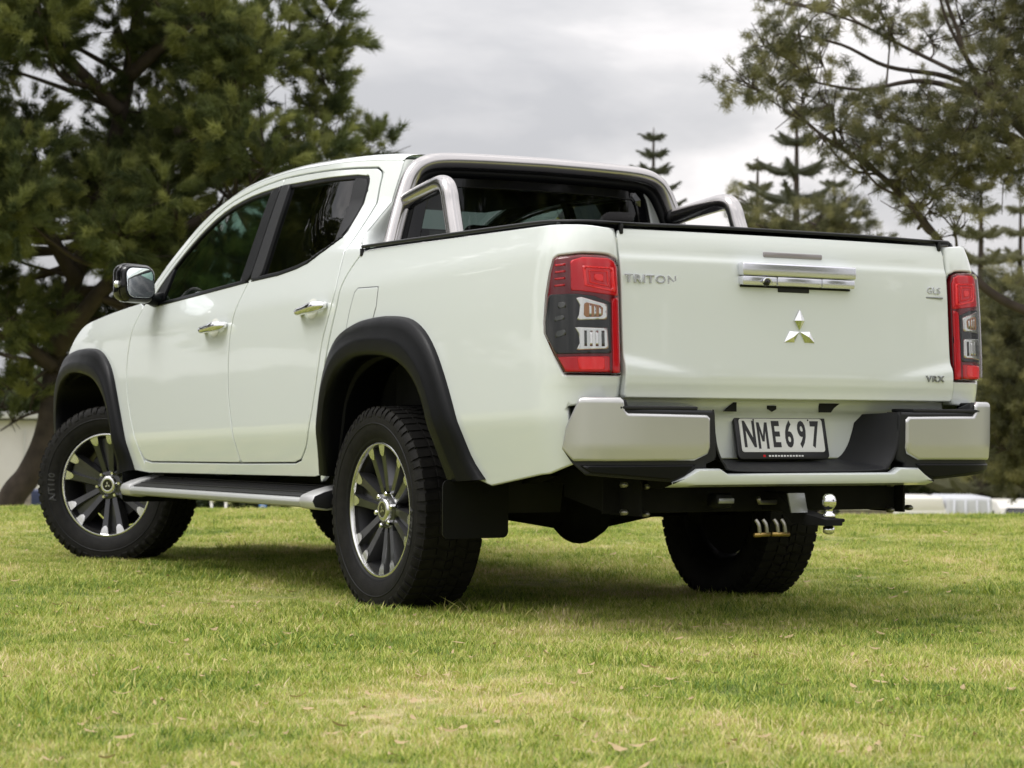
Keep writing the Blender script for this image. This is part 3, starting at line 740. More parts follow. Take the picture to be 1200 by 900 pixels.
for k, ch in enumerate('NME697'):
    if ch == 'M':
        w2, h2, sw = .022, .0455, .0105
        mp_ = [(-w2, -h2), (-w2, h2), (-w2+sw, h2), (0, -h2*.05), (w2-sw, h2), (w2, h2), (w2, -h2), (w2-sw*.9, -h2), (w2-sw*.9, h2*.45), (.0045, -h2*.45), (-.0045, -h2*.45), (-w2+sw*.9, h2*.45), (-w2+sw*.9, -h2)]
        plate_part('plate_character', [(a-.138+.0552*k, b+.002) for a, b in mp_], .0042, .0014, 'plate_black'); continue
    text_mesh('plate_character', ch, 'plate_black', plate, Mp @ Matrix.Translation((-.138+.0552*k, .002, .0045)), .124, .58, .0012, .0034)
for k in range(12):
    hh = random.uniform(.005, .008); a = rrect(.0085, hh, .0015, -.062+.0125*k, -.068)
    plate_part('frame_print', a, .002, .0006, 'plate_white')
plate_part('frame_logo', rrect(.010, .008, .002, -.085, -.068), .002, .0006, 'lens_red')
for k in range(8): plate_part('frame_print', rrect(.008, .0045, .001, -.038+.011*k, .0705), .002, .0006, 'galv')
for sx in (-.115, .115): plate_part('plate_screw', rrect(.006, .006, .0029, sx, .056), .004, .002, 'plate_black')

# --- soft tonneau cover
def TON(u, v):   # u: y across -1..1, v along x
    x = -1.335+v*1.60; hw = .835-.03*max(0, (-1.15-x)/.2)-.12*max(0, (-1.22-x)/.12)**1.5
    return Vector((x, u*hw, 1.370+.016*(1-abs(u)**3)*min(1, (x+1.345)/.25)))
tv = [0, .006, .02, .05, .1, .2, .35, .5, .7, .9, 1]; tu = [-1, -.97, -.9, -.7, -.4, 0, .4, .7, .9, .97, 1]
ton = grid_surf('tonneau_cover', TON, tu, tv, 'vinyl', truck, flip=True)
def edge(name, P, r, mat='vinyl'): return tube(name, P, r, mat, ton, 10)
rl = [(.20, .850, 1.376), (-.2, .853, 1.377), (-.7, .853, 1.377), (-1.1, .848, 1.377), (-1.20, .820, 1.376), (-1.27, .760, 1.374), (-1.31, .68, 1.370), (-1.328, .60, 1.368), (-1.333, .3, 1.372), (-1.335, 0, 1.372)]
P = catmull(rl, 6); P = P+[Vector((q.x, -q.y, q.z)) for q in P[::-1][1:]]
edge('cover_rail', P, .0065)
for s in (1, -1):
    edge('cover_welt', catmull([(.16, s*.800, 1.380), (-.1, s*.812, 1.381), (-.6, s*.815, 1.381), (-1.1, s*.80, 1.380)], 4), .007)
    for (x, y, z, dz) in ((.205, .846, 1.37, .030), (-1.205, .828, 1.372, .030), (-1.328, .665, 1.368, .034)):
        box('rail_clip', (x, s*(y+.004), z-dz/2), (.016, .012, dz), 'vinyl', ton, .003)

# --- stainless sports bar
bar = empty('sports_bar', parent=truck)
hoop = catmull([(.255, .705, 1.37), (.275, .668, 1.48), (.295, .622, 1.60), (.303, .588, 1.672), (.304, .545, 1.712), (.303, .47, 1.733), (.302, .3, 1.741), (.302, 0, 1.745)], 8)
hoop = hoop+[Vector((q.x, -q.y, q.z)) for q in hoop[::-1][1:]]
tube('main_hoop', hoop, .0345, 'steel', bar, 24)
inner = catmull([(.278, .655, 1.37), (.296, .620, 1.48), (.314, .578, 1.60), (.320, .540, 1.662), (.320, .49, 1.688), (.320, .40, 1.697), (.320, 0, 1.703)], 8)
inner = inner+[Vector((q.x, -q.y, q.z)) for q in inner[::-1][1:]]
tube('hoop_rubber', inner, .020, 'black_plastic', bar, 12)
for s in (1, -1):
    sail = catmull([(.285, s*.622, 1.566), (.16, s*.632, 1.584), (.03, s*.640, 1.600), (-.045, s*.645, 1.606), (-.092, s*.648, 1.596), (-.118, s*.650, 1.566), (-.136, s*.652, 1.52), (-.166, s*.656, 1.45), (-.198, s*.660, 1.37)], 8)
    tube('sail_tube', sail, .0335, 'steel', bar, 24)
    tube('sail_collar', [(.30, s*.620, 1.564), (.262, s*.6235, 1.570)], .036, 'black_plastic', bar, 24)
    for x, y in ((.255, .705), (-.198, .660)):
        box('bar_foot', (x, s*y, 1.392), (.13, .09, .016), 'black_plastic', bar, .006)

# --- wheels
def hside(r): return interp([.235, .245, .27, .30, .33, .355, .372], [.092, .104, .122, .133, .135, .131, .120], r)
def build_wheel_meshes():
    parts = []
    RT = .3812
    prof = [(.232, .085)]+[(r, hside(r)) for r in (.238, .245, .252, .27, .285, .30, .315, .33, .345, .355, .365)]+[(RT, .112), (RT, .06), (RT, 0), (RT, -.06), (RT, -.112)]+[(r, -hside(r)) for r in (.365, .355, .33, .30, .27, .245)]+[(.232, -.085)]
    V, F = lathe_data(prof, 96); V = [Vector(v) for v in V]
    NB = 58
    def block(a0, a1, h0, h1, r0, r1, sk=0., down=None):
        i0 = len(V)
        for (h, a_, b_) in ((h0, a0, a1), (h1, a0+sk, a1+sk)):
            for a in (a_, b_):
                for r in (r0, r1):
                    V.append(Vector((r*math.cos(a), h, r*math.sin(a))))
        # verts: h0:(a0r0,a0r1,a1r0,a1r1) h1:...
        F.extend([(i0+1, i0+3, i0+7, i0+5), (i0+0, i0+1, i0+5, i0+4), (i0+2, i0+6, i0+7, i0+3), (i0, i0+2, i0+3, i0+1), (i0+4, i0+5, i0+7, i0+6)])
    RB = .3865
    for k in range(NB):
        a = 2*PI*k/NB; d = 2*PI/NB
        for s in (1, -1):
            ph = d*.5 if s < 0 else 0
            block(a+ph, a+ph+d*.68, s*.066, s*.119, RT-.006, RB-.002, sk=s*d*.12)
            block(a+ph+d*.3, a+ph+d*.98, s*.016, s*.059, RT-.006, RB, sk=-s*d*.35)
            # shoulder lugs running onto the sidewall
            w0 = .68 if k % 2 else .5
            i0 = len(V)
            for aa in (a+ph+s*d*.12, a+ph+s*d*.12+d*w0):
                for (r, h) in ((RB-.004, .117), (.368, .1300), (.348 if k % 2 else .355, hside(.348)+.0022), (.340, hside(.34)-.002), (.36, .118)):
                    V.append(Vector((r*math.cos(aa), s*h, r*math.sin(aa))))
            for q in range(4): F.append((i0+q, i0+q+1, i0+5+q+1, i0+5+q))
            F.append((i0, i0+1, i0+2, i0+3, i0+4)); F.append((i0+9, i0+8, i0+7, i0+6, i0+5))
        block(a+d*.1, a+d*.72, -.012, .012, RT-.006, RB, sk=d*.2)
    parts.append(('tyre', V, F, 'rubber_tread', 30))
    # bead rings on the sidewall
    V, F = lathe_data([(.2535, .108), (.256, .1155), (.260, .1175), (.266, .1195)], 72); parts.append(('rim_protector', V, F, 'rubber', 60))
    V, F = lathe_data([(.318, .1345), (.320, .1368), (.3225, .1368), (.3245, .1345)], 72); parts.append(('sidewall_rib', V, F, 'rubber', 60))
    # rim
    V, F = lathe_data([(.2545, .100), (.2535, .109), (.2490, .112), (.2430, .111), (.2400, .105), (.238, .094)], 72); parts.append(('rim_lip', V, F, 'machined', 50))
    V, F = lathe_data([(.240, .098), (.234, .085), (.222, .05), (.212, .0), (.212, -.06), (.235, -.10), (.244, -.105)], 64); parts.append(('rim_barrel', V, F, 'barrel_dark', 50))
    V = []; F = []; VM = []; FM = []
    def station(c, s_, r, offc, wt, wb, ht, hb):
        d = Vector((math.cos(c), 0, math.sin(c))); t = Vector((-math.sin(c), 0, math.cos(c)))
        p = d*r+t*offc
        return [p-t*wb+Vector((0, hb, 0)), p-t*wt+Vector((0, ht, 0)), p+t*wt+Vector((0, ht, 0)), p+t*wb+Vector((0, hb, 0))]
    for k in range(1):
        c = math.radians(90)
        for s_ in (1, -1):
            sts = [(.045, .016, .012, .019, .074, .045), (.085, .0215, .0125, .0205, .080, .045), (.14, .0315, .0135, .0240, .086, .043), (.185, .0390, .0150, .0260, .092, .044), (.214, .0430, .0185, .026, .098, .052), (.240, .048, .024, .030, .099, .060)]
            i0 = len(V)
            for (r, oc, wt, wb, ht, hb) in sts: V.extend(station(c, s_, r, s_*oc, wt, wb, ht, hb))
            for i in range(len(sts)-1):
                for q in range(3): F.append((i0+i*4+q, i0+i*4+q+1, i0+(i+1)*4+q+1, i0+(i+1)*4+q))
            # machined outer end facets
            VM = []; FM = []; j0 = 0
            for (r, oc, wa, wb2, ht) in ((.196, .039, .006, .006, .0960), (.208, .0415, .0165, .0165, .0992), (.224, .045, .0205, .0205, .1005), (.242, .0485, .0245, .0245, .1025)):
                d = Vector((math.cos(c), 0, math.sin(c))); t = Vector((-math.sin(c), 0, math.cos(c)))
                p = d*r+t*s_*oc+Vector((0, ht, 0))
                VM.append(p-t*wa); VM.append(p+t*wb2)
            for i in range(3): FM.append((j0+i*2, j0+i*2+1, j0+i*2+3, j0+i*2+2))
            parts.append(('machined_face', VM, FM, 'machined', 20))
        # dark web between the two arms of a pair
        i0 = len(V)
        for (r, wd, h) in ((.07, .02, .066), (.15, .028, .066), (.235, .042, .07)):
            d = Vector((math.cos(c), 0, math.sin(c))); t = Vector((-math.sin(c), 0, math.cos(c)))
            V.append(d*r-t*wd+Vector((0, h, 0))); V.append(d*r+t*wd+Vector((0, h, 0)))
        F.append((i0, i0+1, i0+3, i0+2)); F.append((i0+2, i0+3, i0+5, i0+4))
    parts.append(('twin_spoke', V, F, 'gunmetal', 25))
    V, F = lathe_data([(.0, .082), (.040, .082), (.066, .079), (.074, .068), (.074, .02)], 36); parts.append(('hub', V, F, 'gunmetal', 40))
    V, F = lathe_data([(.027, .0985), (.034, .0995), (.040, .0975), (.0435, .092), (.046, .076)], 36); parts.append(('hub_cap', V, F, 'machined', 45))
    V, F = lathe_data([(.0, .0978), (.0275, .0978)], 30); parts.append(('cap_centre', V, F, 'gloss_black', 40))
    V = []; F = []
    for an in (90, 210, 330):
        a = math.radians(an); d = Vector((math.cos(a), 0, math.sin(a))); n_ = Vector((-math.sin(a), 0, math.cos(a))); q = .0095; i0 = len(V); h = Vector((0, .0992, 0))
        V += [d*.0008+h, d*q*.866+n_*q*.5+h, d*q*1.732+h, d*q*.866-n_*q*.5+h]; F.append((i0+3, i0+2, i0+1, i0))
    parts.append(('cap_emblem', V, F, 'machined', 20))
    V = []; F = []
    for k in range(1):
        a = math.radians(60); cx, cz = .062*math.cos(a), .062*math.sin(a); i0 = len(V)
        for h, r in ((.070, .0105), (.094, .0105), (.098, .007)):
            for j in range(6): b = 2*PI*j/6; V.append(Vector((cx+r*math.cos(b), h, cz+r*math.sin(b))))
        for i in range(2):
            for j in range(6): F.append((i0+i*6+j, i0+i*6+(j+1) % 6, i0+(i+1)*6+(j+1) % 6, i0+(i+1)*6+j))
        F.append(tuple(i0+12+j for j in range(6)))
    parts.append(('wheel_nut', V, F, 'chrome', 30))
    V, F = lathe_data([(.0, .02), (.07, .02), (.072, .035), (.165, .035), (.165, .012), (.05, .012)], 40); parts.append(('brake_disc', V, F, 'barrel_dark', 30))
    V, F = lathe_data([(.0, -.02), (.16, -.02), (.20, -.05), (.0, -.05)], 32); parts.append(('brake_drum', V, F, 'underbody', 30))
    return parts
WP = build_wheel_meshes()
WMESH = []
for nm, V, F, mt, ang in WP:
    bm = bmesh.new(); vs = [bm.verts.new(v) for v in V]
    for f in F:
        try: bm.faces.new([vs[i] for i in f])
        except ValueError: pass
    bmesh.ops.recalc_face_normals(bm, faces=bm.faces[:])
    me = bpy.data.meshes.new(nm); bm.to_mesh(me); bm.free()
    me.polygons.foreach_set('use_smooth', [True]*len(me.polygons)); me.set_sharp_from_angle(angle=math.radians(ang))
    me.materials.append(MATS[mt])
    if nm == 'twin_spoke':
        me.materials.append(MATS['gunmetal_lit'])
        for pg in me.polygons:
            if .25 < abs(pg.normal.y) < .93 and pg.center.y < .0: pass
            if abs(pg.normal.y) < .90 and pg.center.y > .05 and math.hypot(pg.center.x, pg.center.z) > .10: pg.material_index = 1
    WMESH.append((nm, me))
# raised sidewall lettering
def sidewall_text(s, th0, r0, size):
    cu = bpy.data.curves.new('t', 'FONT'); cu.body = s; cu.size = size; cu.extrude = .0012; cu.offset = .0012; cu.align_x = 'CENTER'; cu.align_y = 'CENTER'; cu.resolution_u = 2
    t = bpy.data.objects.new('t', cu); COL.objects.link(t); me = bpy.data.meshes.new_from_object(t.evaluated_get(bpy.context.evaluated_depsgraph_get()))
    bpy.data.objects.remove(t)
    for v in me.vertices:
        x, y, z = v.co; r = r0+y; a = th0+x/r0
        v.co = (r*math.cos(a), hside(r)+.0015+z, r*math.sin(a))
    me.materials.clear(); me.materials.append(MATS['rubber_letter']); me.name = 'sidewall_lettering'
    return me
LET = sidewall_text('A/T110', math.radians(-3), .298, .046)   # reads round the rim
for (nm, x, y, steer, spin) in (('wheel', 0, .760, 0, 12), ('wheel', 0, -.760, 0, 40), ('wheel', 3.085, .752, 38, 8), ('wheel', 3.115, -.705, 40, 25)):
    wh = empty('wheel', (x, y, .386), parent=truck)
    wh.rotation_euler = (0, 0, math.radians(steer) + (PI if y < 0 else 0))
    for pn, me in WMESH:
        for kk in range(6 if pn in ('twin_spoke', 'machined_face', 'wheel_nut') else 1):
            o_ = bpy.data.objects.new(pn, me); COL.objects.link(o_); o_.parent = wh; o_.rotation_euler = (0, math.radians(spin+60*kk), 0)
    if y > 0:
        o_ = bpy.data.objects.new('sidewall_lettering', LET); COL.objects.link(o_); o_.parent = wh; o_.rotation_euler = (0, math.radians(0 if x > 1 else 168), 0)

# --- mud flaps, side steps
for s in (1, -1):
    m_ = prism('mud_flap', rrect(.262, .205 if s > 0 else .09, .022), (-.605, s*.797, .412 if s > 0 else .475), (0, 1, 0), (0, 0, 1), .008, 'black_plastic', truck, .002)
    m2 = prism('mud_flap', rrect(.24, .16, .022), (2.60, s*.79, .40), (0, 1, 0), (0, 0, 1), .008, 'black_plastic', truck, .002)
    stp = empty('side_step', parent=truck)
    sec = [(.865, .466), (.90, .470), (.955, .462), (.975, .452)]
    V = []; F = []
    def zoff(x): return .017*(1-(x-.3)/2.1)
    def extr(name, prof, x0, x1, mat, bev=0):
        V = []; n = len(prof)
        for x in (x0, x1):
            for y, z in prof: V.append((x, s*(y-.047), z-.030+zoff(x)))
        F = [(i, (i+1) % n, n+(i+1) % n, n+i) for i in range(n)]+[tuple(range(n-1, -1, -1)), tuple(range(n, 2*n))]
        bm = bmesh.new(); vs = [bm.verts.new(v) for v in V]
        for f in F: bm.faces.new([vs[i] for i in f])
        bmesh.ops.recalc_face_normals(bm, faces=bm.faces[:])
        if bev: bmesh.ops.bevel(bm, geom=bm.edges[:], offset=bev, segments=2, affect='EDGES', profile=.5)
        return bm_obj(name, bm, mat, stp)
    extr('step_body', [(.82, .470), (.955, .434), (.988, .424), (.993, .412), (.984, .394), (.93, .386), (.82, .41)], .50, 2.46, 'alloy_step', .003)
    extr('step_tread', [(.83, .478), (.955, .4415), (.974, .4345), (.968, .426), (.83, .455)], .535, 2.42, 'step_pad', .001)
    for k in range(5): extr('tread_rib', [(.845+.022*k, .4765-.0063*k), (.853+.022*k, .4745-.0063*k), (.853+.022*k, .466-.0063*k), (.845+.022*k, .466-.0063*k)], .55, 2.40, 'step_pad')
    for (xa, xb) in ((.415, .545), (2.41, 2.53)):
        prof = [(.82, .488), (.945, .455), (.988, .438), (.998, .415), (.986, .388), (.93, .380), (.82, .40)]
        extr('step_end_cap', prof, xa, xb, 'satin_silver', .008)
        pe = [(.945+(y-.945)*.86+.004, .428+(z-.428)*.84) for y, z in prof]
        extr('step_end_plug', pe, xa-.003 if xa < 1 else xb-.01, xa+.01 if xa < 1 else xb+.003, 'black_plastic_soft', .001)
    for x in (.62, 1.3, 2.1): tube('step_bracket', [(x, s*.82, .42), (x, s*.62, .50)], .02, 'underbody', stp, 8)

# --- door mirrors
for s in (1, -1):
    mir = empty('door_mirror', parent=truck)
    bm = bmesh.new(); bm_box(bm, (2.265, s*.985, 1.325), (.125, .172, .172), Matrix.Rotation(s*math.radians(8), 3, 'Z'), .045, 5)
    for v in bm.verts:
        k = (v.co.x-2.265)/.06
        if k > 0: v.co.z = 1.325+(v.co.z-1.325)*(1-.18*k); v.co.y = s*.985+(v.co.y-s*.985)*(1-.12*k)
        v.co.z += (abs(v.co.y)-.985)*.04
    bm_obj('mirror_housing', bm, 'gloss_black', mir, angle=60)
    bm = bmesh.new(); bm_box(bm, (2.275, s*.988, 1.327), (.118, .179, .178), Matrix.Rotation(s*math.radians(8), 3, 'Z'), .045, 5)
    for v in bm.verts:
        k = (v.co.x-2.275)/.06
        if k > 0: v.co.z = 1.327+(v.co.z-1.327)*(1-.18*k)
        v.co.z += (abs(v.co.y)-.985)*.04
        if v.co.x < 2.235: v.co.x = 2.235
    bm_obj('mirror_shell', bm, 'gloss_black', mir, angle=60)
    O = Matrix.Translation((2.196, s*.986, 1.326)) @ Matrix.Rotation(s*math.radians(9), 4, 'Z') @ Matrix.Rotation(math.radians(9), 4, 'Y') @ Matrix(((0, 0, -1, 0), (-1, 0, 0, 0), (0, 1, 0, 0), (0, 0, 0, 1)))
    g_ = prism('mirror_glass', rrect(.136, .136, .034), (0, 0, .003), (1, 0, 0), (0, 1, 0), .003, 'mirror_glass', mir, .001); g_.data.transform(O)
    g_ = prism('mirror_bezel', rrect(.150, .152, .040), (0, 0, -.004), (1, 0, 0), (0, 1, 0), .006, 'black_plastic', mir, .002); g_.data.transform(O)
    tube('mirror_arm', [(2.30, s*.84, 1.262), (2.28, s*.89, 1.256), (2.265, s*.945, 1.270)], [.034, .028, .030], 'black_plastic', mir, 12)
    V, F = tube_data([(2.30, s*1.058, 1.318), (2.23, s*1.082, 1.320)], [.013, .016], 10); mk('repeater_lamp', V, F, 'lens_clear', mir)

# --- chassis and running gear
ch = empty('chassis', parent=truck)
for s in (1, -1):
    box('frame_rail', (1.05, s*.47, .56), (4.6, .075, .12), 'underbody', ch, .01)
    lf = catmull([(.62, s*.56, .52), (.3, s*.56, .435), (0, s*.56, .415), (-.3, s*.56, .44), (-.72, s*.56, .53)], 6)
    for k in range(3):
        q = [v+Vector((0, 0, -.012*k)) for v in lf][k*3:len(lf)-k*3]
        V = []; F = []
        for v in q:
            for dy, dz in ((-.03, 0), (.03, 0), (.03, .009), (-.03, .009)): V.append(v+Vector((0, dy, dz)))
        for i in range(len(q)-1):
            for j in range(4): F.append((i*4+j, i*4+(j+1) % 4, (i+1)*4+(j+1) % 4, (i+1)*4+j))
        mk('leaf_spring', V, F, 'underbody', ch, smooth=False)
    tube('shock_absorber', [(-.10, s*.48, .33), (-.28, s*.40, .70)], .03, 'underbody', ch, 12)
    box('spring_plate', (0, s*.56, .365), (.16, .08, .03), 'underbody', ch, .005)
tube('rear_axle', [(0, -.70, .386), (0, .70, .386)], .045, 'underbody', ch, 16)
V, F = lathe_data([(0, .12), (.06, .11), (.12, .07), (.145, 0), (.12, -.07), (.06, -.11), (0, -.12)], 28)
mk('differential', [(v[1]*.95-.01, v[0], .392+v[2]*1.03) for v in V], F, 'underbody', ch)
tube('axle_taper', [(0, .10, .386), (0, .34, .386)], [.085, .045], 'underbody', ch, 14); tube('axle_taper', [(0, -.34, .386), (0, -.10, .386)], [.045, .085], 'underbody', ch, 14)
tube('prop_shaft', [(.1, 0, .40), (2.0, .02, .44)], .04, 'underbody', ch, 12)
tube('front_axle', [(3.06, -.6, .39), (3.06, .6, .39)], .04, 'underbody', ch, 12)
box('gearbox', (2.4, 0, .45), (1.2, .45, .26), 'underbody', ch, .05)
box('fuel_tank', (.95, .27, .50), (.9, .30, .20), 'underbody', ch, .04)
box('floor_pan', (1.45, 0, .615), (2.3, 1.62, .03), 'underbody', ch, .005)
box('firewall', (2.62, 0, .90), (.05, 1.40, .62), 'underbody', ch, .01)
box('bed_floor_pan', (-.45, 0, .70), (1.62, 1.30, .04), 'underbody', ch, .005)
V, F = lathe_data([(.10, .09), (.2, .10), (.30, .12), (.355, .10), (.365, 0), (.355, -.10), (.30, -.12), (.1, -.10)], 40)
mk('spare_wheel', [(v[0]-.62, v[2], .565+v[1]) for v in V], F, 'rubber', ch)
tube('exhaust_pipe', [(1.6, -.42, .45), (.6, -.46, .50), (.2, -.42, .60), (-.3, -.40, .60), (-.7, -.56, .50), (-1.0, -.66, .46)], .032, 'underbody', ch, 12)
tube('muffler', [(.9, -.38, .47), (1.5, -.40, .45)], .10, 'underbody', ch, 16)

# --- tow bar
tow = empty('tow_bar', parent=truck)
box('cross_beam', (-1.20, 0, .462), (.085, 1.10, .085), 'underbody', tow, .006)
for s in (1, -1):
    prism('side_plate', [(-1.28, .41), (-1.10, .41), (-.80, .46), (-.80, .56), (-1.28, .53)], (0, s*.555, 0), (1, 0, 0), (0, 0, 1), .010, 'underbody', tow)
    prism('gusset', [(.50, .415), (.62, .415), (.62, .53), (.50, .53)], (-1.155, 0, 0), (0, s, 0), (0, 0, 1), .008*s, 'underbody', tow)
    for y_, z_ in ((.603, .515), (.518, .508), (.602, .424), (.517, .417)):
        tube('beam_bolt', [(-1.245, s*y_, z_), (-1.262, s*y_, z_), (-1.275, s*y_, z_)], [.011, .011, .006], 'bolt', tow, 6)
box('receiver_tube', (-1.30, 0, .455), (.22, .065, .065), 'underbody', tow, .006)
tng = prism('tow_tongue', [(-1.60, .385), (-1.42, .385), (-1.34, .440), (-1.34, .480), (-1.42, .430), (-1.60, .405)], (0, .035, 0), (1, 0, 0), (0, 0, 1), .07, 'underbody', tow, .003)
prism('tongue_gusset', [(.025, .425), (.092, .425), (.108, .490), (.040, .490)], (-1.49, 0, 0), (0, 1, 0), (0, 0, 1), .008, 'galv', tow, .002)
V, F = lathe_data([(0, .062), (.012, .061), (.021, .053), (.025, .040), (.024, .028), (.018, .018), (.013, .012), (.013, .002), (.021, -.002), (.023, -.014), (.013, -.018), (.013, -.040), (.019, -.042), (.019, -.060), (.008, -.066), (0, -.066)], 28)
mk('tow_ball', [(v[0]-1.555, v[2]-.012, .424+v[1]*1.05) for v in V], F, 'chrome', tow)
box('ball_plate', (-1.545, -.012, .402), (.10, .075, .012), 'underbody', tow, .004)
for k, y_ in enumerate((.200, .170, .125, .095)):
    tube('safety_chain_shackle', catmull([(-1.46, y_, .356), (-1.46, y_+.004, .385), (-1.45, y_+.010, .402)], 4), .0065, 'bolt', tow, 8)
tube('shackle_pin', [(-1.46, .222, .352), (-1.46, .160, .354)], .0075, 'brass', tow, 8); tube('shackle_pin', [(-1.46, .150, .354), (-1.46, .080, .352)], .0075, 'brass', tow, 8)
tube('hitch_pin', [(-1.36, .06, .455), (-1.36, .13, .455), (-1.37, .14, .47)], .008, 'bolt', tow, 8)
box('trailer_socket', (-1.33, .27, .462), (.06, .07, .05), 'black_plastic', tow, .012)
box('socket_lid', (-1.365, .27, .462), (.012, .062, .018), 'galv', tow, .003)

# --- interior
it = empty('interior', parent=truck)
for y_ in (.37, -.37):
    box('seat_cushion', (1.75, y_, .86), (.50, .50, .18), 'seat', it, .05, seg=3)
    box('seat_back', (1.46, y_, 1.15), (.16, .48, .56), 'seat', it, .06, Matrix.Rotation(math.radians(-14), 3, 'Y'), 3)
    box('headrest', (1.375, y_, 1.51), (.09, .26, .17), 'seat', it, .035, Matrix.Rotation(math.radians(-8), 3, 'Y'), 3)
    for d in (-.06, .06): tube('headrest_post', [(1.39, y_+d, 1.36), (1.38, y_+d, 1.46)], .007, 'steel', it, 8)
box('rear_bench', (.82, 0, .88), (.48, 1.30, .18), 'seat', it, .05, seg=3)
box('rear_backrest', (.56, 0, 1.12), (.14, 1.26, .48), 'seat', it, .05, Matrix.Rotation(math.radians(-10), 3, 'Y'), 3)
for y_ in (.42, 0, -.42): box('headrest', (.50, y_, 1.42), (.08, .24, .13), 'seat', it, .03, None, 3)
box('dashboard', (2.42, 0, 1.10), (.42, 1.46, .26), 'seat', it, .07, None, 3)
ring = [(2.06+.03*math.sin(a)*0-.10*math.sin(a)*.35, -.37+.185*math.cos(a), 1.13+.185*math.sin(a)*.93) for a in np.linspace(0, 2*PI, 33)]
V, F = tube_data(ring, .014, 8, False); mk('steering_wheel', V, F, 'seat', it)
tube('steering_column', [(2.06, -.37, 1.13), (2.35, -.37, 1.02)], .03, 'seat', it, 10)
box('steering_hub', (2.07, -.37, 1.125), (.05, .17, .10), 'seat', it, .02)
box('interior_mirror', (1.78, 0, 1.60), (.03, .22, .06), 'seat', it, .012)
box('headliner', (1.10, 0, 1.70), (1.3, 1.10, .02), 'seat', it, .005)
for y_, z_ in ((.28, 1.44), (-.52, 1.42)): box('window_sticker', (.365, y_+.16, z_), (.004, .075, .055), 'paint_inner', it, .002)

# ================================================================== THE PLACE
F_PX = 79.97/36*1200
def at(u, v, d): return CAM_POS + (r2*((u-600)/F_PX) - u2*((v-450)/F_PX) + fw)*d
fwh = Vector((math.cos(YAW), math.sin(YAW), 0))
def sstep(t): t = min(1, max(0, t)); return t*t*(3-2*t)
def ground_z(x, y):
    d = (x-CAM_POS.x)*fwh.x+(y-CAM_POS.y)*fwh.y
    h = .022-3.0*sstep((d-16.4)/16)
    k = 1 if d < 30 else max(0, 1-(d-30)/20)
    h += .035*k*noise.noise(Vector((x*.35, y*.35, .3)))*min(1, max(0, (math.hypot(x-.9, y)-2.6)/2.5))
    return h

# --- lawn material (soil and thatch under the blades)
def grass_nodes(m_, n_, l_, dark):
    g_ = n_.new('ShaderNodeNewGeometry')
    z1 = n_.new('ShaderNodeTexNoise'); z1.inputs['Scale'].default_value = .9; z1.inputs['Detail'].default_value = 6; z1.inputs['Roughness'].default_value = .62
    z2 = n_.new('ShaderNodeTexNoise'); z2.inputs['Scale'].default_value = 8.5; z2.inputs['Detail'].default_value = 4
    l_.new(g_.outputs['Position'], z1.inputs['Vector']); l_.new(g_.outputs['Position'], z2.inputs['Vector'])
    return z1, z2
m_, n_, l_, b_ = nmat('lawn_soil')
z1, z2 = grass_nodes(m_, n_, l_, 1)
r_ = n_.new('ShaderNodeValToRGB'); e_ = r_.color_ramp.elements
e_[0].position = .36; e_[0].color = (.12, .15, .030, 1); e_[1].position = .64; e_[1].color = (.50, .41, .23, 1)
q = e_.new(.52); q.color = (.26, .27, .07, 1)
mm = n_.new('ShaderNodeMath'); mm.operation = 'MULTIPLY_ADD'; mm.inputs[1].default_value = .45
l_.new(z2.outputs['Fac'], mm.inputs[0]); 
m3 = n_.new('ShaderNodeMath'); m3.operation = 'MULTIPLY'; m3.inputs[1].default_value = .55; l_.new(z1.outputs['Fac'], m3.inputs[0]); l_.new(m3.outputs[0], mm.inputs[2])
l_.new(mm.outputs[0], r_.inputs['Fac']); l_.new(r_.outputs[0], b_.inputs['Base Color']); b_.inputs['Roughness'].default_value = .95
z3 = n_.new('ShaderNodeTexNoise'); z3.inputs['Scale'].default_value = 60; z3.inputs['Detail'].default_value = 4
g_ = n_.new('ShaderNodeNewGeometry'); l_.new(g_.outputs['Position'], z3.inputs['Vector'])
bp_ = n_.new('ShaderNodeBump'); bp_.inputs['Strength'].default_value = .9; bp_.inputs['Distance'].default_value = .02
l_.new(z3.outputs['Fac'], bp_.inputs['Height']); l_.new(bp_.outputs[0], b_.inputs['Normal'])

